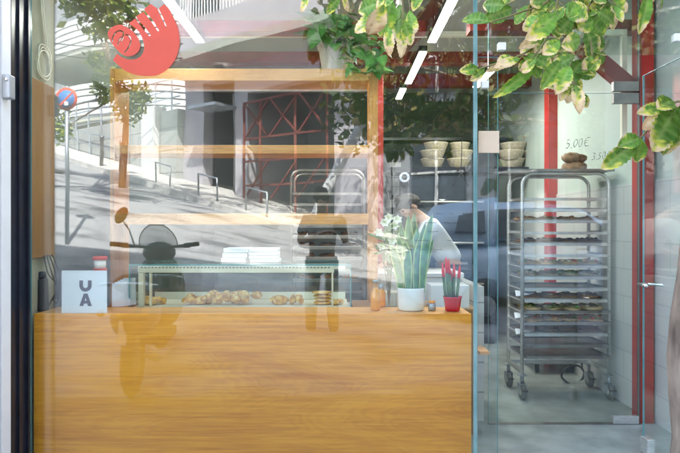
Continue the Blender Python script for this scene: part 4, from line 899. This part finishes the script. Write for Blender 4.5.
# dark grey building to the right, seen behind street tree
gb_ = thing('grey_building', 'shaded grey building with dark windows across the street, right part', 'building', tuple(S(17, 4)))
sbox(MB(), 11.3, 34, 3.6, 8, -3, 11).build('wall', 'greyfac', gb_)
for i in range(8):
    for z in (1.8, 4.8, 7.8):
        s = 12+i*2.4; f_ = sbox(MB(), s, s+1.5, 3.5, 3.59, z, z+1.9).build('window', 'dglass', gb_)
        if i < 8: e = MB(); sbox(e, s, s+1.5, 3.44, 3.498, z+.9, z+.96); sbox(e, s+.72, s+.78, 3.44, 3.498, z, z+.9); sbox(e, s+.72, s+.78, 3.44, 3.498, z+.96, z+1.9); e.build('frame', 'white', f_)
# bollards and hoops at the far kerb
def bollard(s, label):
    p = S(s, .45, None, .14); tag(MB().lathe(p, [(.06,0),(.06,.9),(.075,.91),(.075,.97),(.05,1.0)], 14).build('bollard', 'dsteel'), label, 'bollard', 'bollards along the far kerb')
bollard(1.8, 'grey bollard on the far kerb, higher up the street'); bollard(3.0, 'dark bollard on the far kerb, nearer the entrance')
for i, s in enumerate((5.0, 7.0, 8.9)):
    a, b = S(s, .4, None, .14), S(s+.75, .4, None, .14); h = .6
    tag(MB().tube([a, a+Vector((0,0,h)), b+Vector((0,0,h)), b], .025, 8).build('guard_hoop', 'galv'), ['low steel hoop barrier on the far kerb below the entrance', 'low steel hoop barrier on the far kerb below the lattice gate', 'low steel hoop barrier farthest right on the far kerb'][i], 'barrier', 'steel hoops along the far kerb')
# no parking sign
def refl(px, py, d): return Vector(((px-340)*d/F, -(d-D0), EYE-(py-226)*d/F))
sp0 = refl(66, 99, 9.0); gz = ground(sp0.x, sp0.y)
ns = thing('no_parking_sign', 'round blue no parking sign with red ring and slash on grey pole', 'road sign', (sp0.x, sp0.y, gz))
MB().tube([(sp0.x, sp0.y-.03, gz), (sp0.x, sp0.y-.03, sp0.z+.2)], .03, 10).build('pole', 'galv', ns)
fc = MB().lathe(sp0, [(.172,-.006),(.172,.006)], 32, 'y').build('disc', 'redsign', ns)
MB().lathe(sp0+Vector((0,.008,0)), [(.132,-.0015),(.132,.0015)], 32, 'y').build('blue_field', 'blue', fc)
MB().bar(sp0+Vector((-.095,.0115,-.095)), sp0+Vector((.095,.0115,.095)), .028, .003, (0,1,0)).build('slash', 'redsign', fc)
MB().box(sp0.x-.03, sp0.x+.035, sp0.y+.0135, sp0.y+.015, sp0.z-.10, sp0.z-.04).build('small_sticker', 'paper', fc)
# trees across: sunny small leaved shrub-tree, leaning trunk tree, big dim crown on the right
def leafcloud(m, centers, n, size, cols, seed):
    rr = random.Random(seed)
    for _ in range(n):
        c, r = rr.choice(centers); u = Vector((rr.gauss(0,1), rr.gauss(0,1), rr.gauss(0,1))).normalized()*r*rr.random()**.45
        p = Vector(c)+u; a = Vector((rr.uniform(-1,1), rr.uniform(-1,1), rr.uniform(-1,1))).normalized(); b = a.cross(Vector((rr.uniform(-1,1), rr.uniform(-1,1), rr.uniform(-1,1)))).normalized(); L = size*rr.uniform(.6,1.4)
        m.add([p, p+a*L*.5+b*L*.25, p+a*L, p+a*L*.5-b*L*.25], [(0,1,2,3)]); c_ = rr.choice(cols); q = rr.uniform(.7,1.3); m.c += [tuple(x*q for x in c_)]*4
t1 = thing('small_leaved_tree', 'sunlit small leaved tree growing in front of the retaining wall', 'tree', tuple(refl(122, 160, 15.5)))
b1 = refl(122, 170, 15.5); b1.z = ground(b1.x, b1.y)
tc1 = [refl(a, b, 15.5) for a, b in ((98,30),(112,20),(96,60),(108,75),(122,68),(118,95),(128,110),(132,100),(104,90),(140,95),(60,130),(56,110))]
m = MB().tube([b1, refl(125, 120, 15.5), refl(112, 80, 15.5), refl(104, 30, 15.5)], [.1,.08,.06,.03], 8)
for c in tc1: m.tube([refl(118, 95, 15.5), c], [.03,.01], 5)
m.build('trunk', 'bark', t1)
cr_ = MB(); cr_.c = []; leafcloud(cr_, [(c, rr.uniform(.28,.5)) for c in tc1], 2600, .13, [(.22,.30,.04),(.12,.20,.04),(.38,.40,.06),(.06,.10,.03)], 4); cr_.build('crown', 'sleaf', t1)
# wires and drain covers give the far street its clutter
for k, (a, b) in enumerate((((40,40,20),(300,18,17)),((40,52,20),(300,34,17)))):
    A_, B_ = refl(*a), refl(*b); pts = [A_.lerp(B_, i/12)+Vector((0,0,-.5*math.sin(math.pi*i/12))) for i in range(13)]
    tag(MB().tube(pts, .018, 5).build('street_cable', 'blackrub'), ['upper black cable strung across the street', 'lower black cable strung across the street'][k], 'cable')
p_ = S(3.9, -2.2, None, .006); tag(MB().lathe(p_, [(.33,-.05),(.33,.012)], 22).build('drain_cover', 'dsteel'), 'round iron drain cover in the climbing street', 'drain cover')
t2 = thing('leaning_tree', 'leaning tree with pale sunlit trunk across the street', 'tree', tuple(refl(318, 250, 11.5)))
b2 = refl(305, 235, 11.5); b2.z = ground(b2.x, b2.y)
MB().tube([b2, refl(322,196,11.5), refl(345,155,11.5), refl(368,112,11.4), refl(392,60,11.3), refl(400,0,11.2)], [.11,.10,.10,.09,.08,.06], 10).build('trunk', 'facade2', t2)
tc2 = [refl(a, b, 11+rr.uniform(-1.2,1.2)) for a, b in [(rr.uniform(350,480), rr.uniform(-60,135)) for _ in range(26)]]
m = MB()
for c in tc2: m.tube([refl(392,60,11.3), c], [.04,.012], 5)
m.build('branches', 'bark', t2)
cr_ = MB(); cr_.c = []; leafcloud(cr_, [(c, rr.uniform(.4,.75)) for c in tc2], 5200, .17, [(.06,.10,.03),(.10,.14,.03),(.04,.07,.025),(.2,.18,.05)], 9); cr_.build('crown', 'sleaf', t2)
t3 = thing('dense_street_tree', 'broad dense street tree standing behind the parked blue car', 'tree', tuple(refl(600, 300, 12)))
b3 = refl(600, 250, 12); b3.z = ground(b3.x, b3.y)
m = MB().tube([b3, refl(604,170,12), refl(600,90,12)], [.2,.17,.1], 10)
tc3 = [refl(rr.uniform(480,760), rr.uniform(-90,140), 12+rr.uniform(-1.5,1.8)) for _ in range(48)]
for c in tc3: m.tube([refl(600,110,12), c], [.05,.015], 5)
m.build('trunk', 'bark', t3)
cr_ = MB(); cr_.c = []; leafcloud(cr_, [(c, rr.uniform(.7,1.1)) for c in tc3], 9000, .24, [(.05,.09,.03),(.09,.13,.03),(.035,.06,.02)], 14); cr_.build('crown', 'sleaf', t3)

t4 = thing('tall_street_tree', 'tall street tree at far left whose crown throws dappled shade on the road', 'tree', (-6.4, -8, ground(-6.4, -8)))
m = MB().tube([(-6.4,-8,ground(-6.4,-8)), (-6.3,-8,3), (-6.0,-8.1,5), (-5.2,-8.2,6.6)], [.16,.13,.11,.07], 10)
tc4 = [(rr.uniform(-6.5, 1.5), rr.uniform(-9.5, -7.6), rr.uniform(7.0, 10.5)) for _ in range(22)]+[tuple(refl(a, b, 11)) for a, b in ((86,-6),(98,2),(110,-4),(120,8),(72,-10))]
for c in tc4: m.tube([(-5.4,-8.2,6.3), c], [.05,.012], 5)
m.build('trunk', 'bark', t4)
cr_ = MB(); cr_.c = []; leafcloud(cr_, [(c, rr.uniform(.4,.8)) for c in tc4], 3800, .2, [(.14,.20,.03),(.10,.16,.03),(.25,.28,.05)], 31); cr_.build('crown', 'sleaf', t4)

# ------------------------------------------------------------------ parked blue car (behind the camera)
car = thing('parked_car', 'light blue parked minivan reflected in the right part of the glass', 'car', (3.2, -4.9, 0))
CX, CY = .95, -4.0; CL = 4.5; CWd = 1.78
def cz(x): return ground(CX+x, CY-.9)*.0
def carloft(stations, n=16):
    m = MB(); vs = []
    for (x, hw, z0, z1, tp_) in stations:
        for k in range(n):
            a = 2*math.pi*k/n+math.pi/n; ca, sa = math.cos(a), math.sin(a); e_ = .45
            u = math.copysign(abs(ca)**e_, ca); v = math.copysign(abs(sa)**e_, sa); ww = hw*(1-(tp_*(v+1)/2)); vs.append((CX+x, CY-CWd/2+u*ww, (z0+z1)/2+v*(z1-z0)/2))
    N_ = len(stations); m.add(vs, [(i*n+k, i*n+(k+1) % n, (i+1)*n+(k+1) % n, (i+1)*n+k) for i in range(N_-1) for k in range(n)]+[tuple(range(n))[::-1], tuple((N_-1)*n+k for k in range(n))], True); return m
H = CWd/2
car_first = set(bpy.data.objects)
carloft([(0,H*.78,.45,.80,.05),(.06,H*.9,.30,.92,.06),(.35,H*.98,.22,1.0,.07),(1.1,H,.2,1.08,.08),(2.2,H,.2,1.10,.08),(3.4,H,.2,1.10,.08),(4.2,H*.97,.25,1.08,.08),(4.45,H*.9,.32,.98,.08),(4.5,H*.8,.4,.85,.05)]).build('body', 'bluecar', car)
carloft([(.95,H*.86,1.04,1.07,.05),(1.35,H*.88,1.04,1.42,.14),(1.75,H*.9,1.04,1.63,.18),(2.4,H*.9,1.04,1.70,.19),(3.4,H*.9,1.04,1.69,.19),(4.1,H*.88,1.04,1.60,.18),(4.38,H*.85,1.04,1.12,.06)]).build('cabin', 'bluecar', car)

for sgn in (1, -1):
    def sy(z): return CY-CWd/2+sgn*(H*.9*(1-.19*max(0, (z-1.04)/.66))+.012)
    for pol in ([(1.25,1.12),(2.15,1.12),(2.15,1.56),(1.72,1.52)], [(2.22,1.12),(3.15,1.12),(3.15,1.57),(2.22,1.57)], [(3.62,1.22),(4.02,1.22),(3.96,1.44),(3.62,1.50)]):
        m = MB(); a_ = [Vector((CX+x, sy(z), z)) for x, z in pol]; b_ = [v+Vector((0,-.02*sgn,0)) for v in a_]; n_ = len(pol)
        m.add(a_+b_, [tuple(range(n_)), tuple(range(n_, 2*n_))[::-1]]+[(i, (i+1) % n_, n_+(i+1) % n_, n_+i) for i in range(n_)]); m.build('side_window', 'carglass', car)
    for x in (.85, 3.65):
        wl = MB().lathe((CX+x, CY-CWd/2+sgn*(H-.10), .33), [(.2,-.1),(.31,-.1),(.33,-.07),(.33,.07),(.31,.1),(.2,.1)], 26, 'y').build('wheel', 'blackrub', car)
        MB().lathe((CX+x, CY-CWd/2+sgn*(H-.10), .33), [(.03,-.115),(.19,-.09),(.2,-.06),(.2,.06),(.19,.09),(.03,.115)], 20, 'y').build('rim', 'galv', wl)
    for x in (1.75, 2.75): MB().box(CX+x, CX+x+.18, CY-CWd/2+sgn*(H-.035), CY-CWd/2+sgn*(H+.004), .95, .98, bev=.005).build('door_handle', 'black', car)
    MB().blob((CX+1.25, CY-CWd/2+sgn*(H+.09), 1.15), .06, .1, .07, 0).build('side_mirror', 'bluecar', car)
    MB().blob((CX+.10, CY-CWd/2+sgn*H*.68, .75), .1, .16, .08, 0).build('headlight', 'chrome', car)
m = MB(); m.add([(CX+1.0, CY-CWd/2-.66, 1.09), (CX+1.0, CY-CWd/2+.66, 1.09), (CX+1.66, CY-CWd/2+.58, 1.60), (CX+1.66, CY-CWd/2-.58, 1.60), (CX+1.03, CY-CWd/2-.66, 1.06), (CX+1.03, CY-CWd/2+.66, 1.06), (CX+1.69, CY-CWd/2+.58, 1.57), (CX+1.69, CY-CWd/2-.58, 1.57)], [(0,1,2,3),(7,6,5,4),(0,4,5,1),(1,5,6,2),(2,6,7,3),(3,7,4,0)]); m.build('windscreen', 'carglass', car)

for o in set(bpy.data.objects)-car_first:      # the van stands with its tail to the left
    me = o.data
    for v in me.vertices: v.co.x = 2*CX+CL-v.co.x
    me.flip_normals()
# ------------------------------------------------------------------ scooter (between camera and window, off to the left)
SL = Matrix.Translation((-1.70, -2.16, 0)) @ Matrix.Rotation(R(-97), 4, 'Z') @ Matrix.Scale(1.04, 4)
def L(x, y, z): return SL @ Vector((x, y, z))
scoot = thing('scooter', 'dark motor scooter with smoked windscreen and one oval mirror parked at the kerb', 'scooter', (-1.70, -2.16, 0))
def lb(m, x, y, z, rx, ry, rz): m.blob(L(x, y, z), rx, ry, rz, 0, mtx=SL.to_3x3()); return m
for x in (.55, -.70):
    wl = MB(); pts = [L(x+.22*math.cos(a*math.pi/12), 0, .26+.22*math.sin(a*math.pi/12)) for a in range(25)]; wl.tube(pts, .045, 8); w_ = wl.build('wheel', 'blackrub', scoot)
    hbm = MB()
    lb(hbm, x, 0, .26, .205, .035, .205)
    hbm.build('rim', 'black', w_)
lb(MB(), -.55, 0, .60, .48, .17, .2).build('body', 'black', scoot)
lb(lb(MB(), -.42, 0, .80, .42, .15, .08), -.75, 0, .84, .2, .13, .07).build('seat', 'blackrub', scoot)
MB().bar(L(-.25,0,.32), L(.28,0,.32), .34, .08).build('footboard', 'blackrub', scoot)
fs_ = MB(); lb(fs_, .36, 0, .66, .10, .24, .36); fs_.build('front_shield', 'black', scoot)
MB().tube([L(.55,.07,.26), L(.42,.07,.62), L(.30,.03,1.0)], .025, 8).tube([L(.55,-.07,.26), L(.42,-.07,.62), L(.30,-.03,1.0)], .025, 8).build('fork', 'galv', scoot)
lb(MB(), .55, 0, .5, .2, .09, .06).build('front_mudguard', 'black', scoot)
hbar = MB().tube([L(.14,.36,1.10), L(.24,.18,1.08), L(.28,0,1.06), L(.24,-.18,1.08), L(.14,-.36,1.10)], .014, 8).build('handlebar', 'black', scoot)
for s in (1, -1):
    MB().tube([L(.20,s*.25,1.09), L(.12,s*.38,1.105)], .022, 10).build('grip', 'blackrub', hbar)
    MB().tube([L(.27,s*.16,1.07), L(.20,s*.30,1.07)], .005, 6).build('brake_lever', 'galv', hbar)
    if s > 0: continue
    st = MB().tube([L(.24,s*.2,1.09), L(.27,s*.25,1.22), L(.26,s*.30,1.30)], .007, 6).build('mirror_stem', 'black', hbar)
    mm = MB(); mm.blob(L(.26,s*.32,1.36), .02, .05, .085, 0, mtx=SL.to_3x3() @ Matrix.Rotation(s*.5, 3, 'X')); mm.build('mirror', 'blackrub', st)
lb(MB(), .34, 0, 1.02, .12, .15, .10).build('headlight_cowl', 'black', scoot)
ws = MB(); rows = []
for i in range(7):
    z = 1.06+.035*i; hw = .17*(1-(i/7)**3)
    rows += [L(.42-.02*i-.10*(abs(k)/3)**2, hw*k/3, z) for k in range(-3, 4)]
ws.add(rows, [(i*7+k, i*7+k+1, (i+1)*7+k+1, (i+1)*7+k) for i in range(6) for k in range(6)], True); wso = ws.build('windscreen', 'screen', scoot)
rim_ = MB().tube([rows[i*7] for i in range(7)]+[rows[42+k] for k in range(7)]+[rows[i*7+6] for i in range(6, -1, -1)], .005, 6).build('rim', 'blackrub', wso)
lb(MB(), -1.02, 0, .7, .03, .1, .05).build('rear_light', 'redplas', scoot)
MB().bar(L(-1.04,0,.44), L(-1.0,0,.60), .16, .006, (1,0,0)).build('number_plate', 'paper', scoot)
for s in (1, -1): lb(MB(), -1.0, s*.15, .66, .03, .03, .025).build('indicator', 'orange', scoot)
MB().tube([L(-.2,.16,.22), L(-.75,.18,.30), L(-.95,.18,.36)], [.03,.05,.05], 10).build('exhaust', 'galv', scoot)
MB().tube([L(-.7,.17,.82), L(-1.02,.14,.86), L(-1.02,-.14,.86), L(-.7,-.17,.82)], .012, 8).build('grab_rail', 'chrome', scoot)

# ================================================================== PEOPLE
def skin_mesh(nodes, edges, name, m, parent, sub=2, root=0):
    me = bpy.data.meshes.new(name); me.from_pydata([tuple(n_[0]) for n_ in nodes], edges, []); o = bpy.data.objects.new(name, me); col.objects.link(o)
    sk_ = o.modifiers.new('s', 'SKIN'); sk_.use_smooth_shade = True
    for i, n_ in enumerate(nodes):
        r_ = n_[1] if isinstance(n_[1], tuple) else (n_[1], n_[1]); me.skin_vertices[0].data[i].radius = r_; me.skin_vertices[0].data[i].use_root = (i == root)
    su_ = o.modifiers.new('u', 'SUBSURF'); su_.levels = sub; su_.render_levels = sub
    dg = bpy.context.evaluated_depsgraph_get(); m2 = bpy.data.meshes.new_from_object(o.evaluated_get(dg)); bpy.data.objects.remove(o)
    m2.materials.clear(); m2.materials.append(M[m]); m2.name = name
    for p_ in m2.polygons: p_.use_smooth = True
    return link(name, m2, parent)
def person(name_label, root_loc, J, top, trou, hair='hair'):
    """J: pelvis chest neck head nose shoulders elbows wrists hips knees ankles toes (world)"""
    pr_ = thing('person', name_label, 'person', root_loc)
    V_ = {k: Vector(v) for k, v in J.items()}
    nodes = []; idx = {}
    def nd(k, p_, r_): idx[k] = len(nodes); nodes.append((Vector(p_), r_)); return idx[k]
    edges = []
    def ed(a, b): edges.append((idx[a], idx[b]))
    fwd = (V_['nose']-V_['head']).normalized()
    nd('pelvis', V_['pelvis'], (.13,.10)); nd('belly', V_['pelvis'].lerp(V_['chest'], .5), (.115,.09)); ed('pelvis','belly'); nd('chest', V_['chest'], (.13,.10)); ed('belly','chest')
    nd('neck', V_['neck'], .055); ed('chest','neck'); nd('jaw', V_['neck'].lerp(V_['head'], .45)+fwd*.02, .062); ed('neck','jaw'); nd('head', V_['head'], (.078,.092)); ed('jaw','head')
    nd('crown', V_['head']+(V_['head']-V_['neck']).normalized()*.085, .055); ed('head','crown')
    nd('nose', V_['head']+fwd*.098-(V_['head']-V_['neck']).normalized()*.03, .012); ed('head','nose')
    for s in 'LR':
        nd('sh'+s, V_['sh'+s], .055); ed('chest','sh'+s); nd('el'+s, V_['el'+s], .04); ed('sh'+s,'el'+s); nd('wr'+s, V_['wr'+s], .027); ed('el'+s,'wr'+s)
        dv = (V_['wr'+s]-V_['el'+s]).normalized(); dv = Vector(J.get('hd'+s, dv)).normalized(); ac = dv.cross(Vector((0,0,1))) if abs(dv.z) < .8 else Vector((1,0,0)); ac.normalize(); pn = ac.cross(dv).normalized()
        nd('pm'+s, V_['wr'+s]+dv*.055, (.034,.018)); ed('wr'+s,'pm'+s)
        for f, (o_, ln) in enumerate(((-.03,.06),(-.01,.075),(.01,.07),(.028,.055))):
            b_ = V_['wr'+s]+dv*.09+ac*o_; nd('f%d%s' % (f, s), b_, .0095); ed('pm'+s, 'f%d%s' % (f, s)); nd('g%d%s' % (f, s), b_+dv*ln*.5-pn*.008, .0085); ed('f%d%s' % (f, s), 'g%d%s' % (f, s)); nd('h%d%s' % (f, s), b_+dv*ln*.85-pn*.028, .007); ed('g%d%s' % (f, s), 'h%d%s' % (f, s))
        nd('t1'+s, V_['wr'+s]+dv*.05-ac*.045, .011); ed('wr'+s,'t1'+s); nd('t2'+s, V_['wr'+s]+dv*.085-ac*.06, .009); ed('t1'+s,'t2'+s)
        nd('hp'+s, V_['hp'+s], .085); ed('pelvis','hp'+s); nd('kn'+s, V_['kn'+s], .058); ed('hp'+s,'kn'+s); nd('ca'+s, V_['kn'+s].lerp(V_['an'+s], .35), .055); ed('kn'+s,'ca'+s); nd('an'+s, V_['an'+s], .04); ed('ca'+s,'an'+s)
        nd('to'+s, V_['to'+s], .035); ed('an'+s,'to'+s)
    skin_mesh(nodes, edges, 'body', 'skin', pr_)
    N_ = []; 
    N_.append((V_['pelvis'], (.165,.13))); N_.append((V_['pelvis'].lerp(V_['chest'], .5), (.14,.11))); N_.append((V_['chest'], (.15,.12))); N_.append((V_['neck'].lerp(V_['chest'], .45), .075)); E_ = [(0,1),(1,2),(2,3)]
    for s in 'LR':
        i = len(N_); N_.append((V_['sh'+s], .075)); N_.append((V_['sh'+s].lerp(V_['el'+s], .7), .062)); E_ += [(2,i),(i,i+1)]
    skin_mesh(N_, E_, 'shirt', top, pr_)
    N_ = [(V_['pelvis'], (.148,.115))]; E_ = []
    for s in 'LR':
        i = len(N_); N_ += [(V_['hp'+s], .1), (V_['kn'+s], .075), (V_['an'+s]+Vector((0,0,.06)), .06)]; E_ += [(0,i),(i,i+1),(i+1,i+2)]
    skin_mesh(N_, E_, 'trousers', trou, pr_)
    up = (V_['head']-V_['neck']).normalized(); c = V_['head']+up*.045-fwd*.022
    rt = fwd.cross(up).normalized(); mt = Matrix((rt, fwd, up)).transposed()
    MB().blob(c-fwd*.012, .088, .106, .094, .22, 9, 3, 26, 18, .075, mt).build('hair', hair, pr_)
    fc_ = MB()
    for s in (-1, 1): fc_.blob(V_['head']+fwd*.082+rt*s*.032+up*.005, .012, .008, .008, 0, n=8, m=6)
    fc_.build('eyes', 'blackrub', pr_)
    em_ = MB()
    for s in (-1, 1): em_.blob(V_['head']+rt*s*.086-up*.01, .012, .022, .03, 0, n=8, m=6, mtx=mt)
    em_.build('ears', 'skin', pr_)
    for s in 'LR':
        m = MB(); a = V_['an'+s]; b = V_['to'+s]; d_ = Vector(((b-a).x, (b-a).y, 0)).normalized(); q = a+d_*.07; q.z = .042
        rt2 = Vector((d_.y, -d_.x, 0)); m.blob(q, .05, .145, .042, .05, 2, 1, 14, 8, .034, Matrix((rt2, d_, Vector((0,0,1)))).transposed()); m.build('shoe', 'blackrub', pr_)
    return pr_
# baker bending over the worktop behind the plants (head toward the left)
bx, by = .95, 5.0-D0
person('baker in white shirt bending over the worktop behind the snake plant', (bx, by, .008), dict(
 pelvis=(bx+.05,by,.96), chest=(bx-.16,by-.02,1.26), neck=(bx-.27,by-.03,1.40), head=(bx-.36,by-.05,1.47), nose=(bx-.44,by-.09,1.42),
 shL=(bx-.2,by-.19,1.31), shR=(bx-.2,by+.18,1.31), elL=(bx-.33,by-.24,1.10), elR=(bx-.33,by+.2,1.1), wrL=(bx-.50,by-.2,1.02), wrR=(bx-.5,by+.1,1.02),
 hpL=(bx+.05,by-.1,.9), hpR=(bx+.05,by+.1,.9), knL=(bx+.02,by-.1,.5), knR=(bx+.03,by+.12,.5), anL=(bx+.06,by-.1,.09), anR=(bx+.07,by+.12,.09), toL=(bx-.08,by-.11,.04), toR=(bx-.07,by+.12,.04)), 'shirt', 'denim')
# photographer whose reflection is in the window
qx, qy = -.20, -3.32
person('photographer in grey shirt reflected in the middle of the window', (qx, qy, 0), dict(
 pelvis=(qx,qy,.93), chest=(qx,qy,1.28), neck=(qx,qy,1.46), head=(qx,qy+.02,1.60), nose=(qx+.03,qy+.11,1.56),
 shL=(qx-.18,qy,1.38), shR=(qx+.18,qy,1.38), elL=(qx-.24,qy+.06,1.12), elR=(qx+.26,qy+.04,1.13), wrL=(qx+.02,qy+.20,1.24), wrR=(qx+.26,qy+.17,1.27), hdL=(.9,.3,.2), hdR=(-.3,.1,1),
 hpL=(qx-.1,qy,.88), hpR=(qx+.1,qy,.88), knL=(qx-.11,qy+.02,.48), knR=(qx+.11,qy+.02,.48), anL=(qx-.12,qy-.02,.09), anR=(qx+.13,qy-.02,.09), toL=(qx-.14,qy+.12,.04), toR=(qx+.16,qy+.12,.04)), 'olive', 'denim')
cmr = thing('camera_body', 'black camera held by the photographer', 'camera', (0, -3.12, 1.27))
MB().box(-.07, .07, -3.16, -3.10, 1.265, 1.36, bev=.01).build('body', 'blackrub', cmr)
MB().lathe((0, -3.10, 1.31), [(.038,0),(.038,.045),(.034,.052)], 20, 'y').build('lens', 'black', cmr)
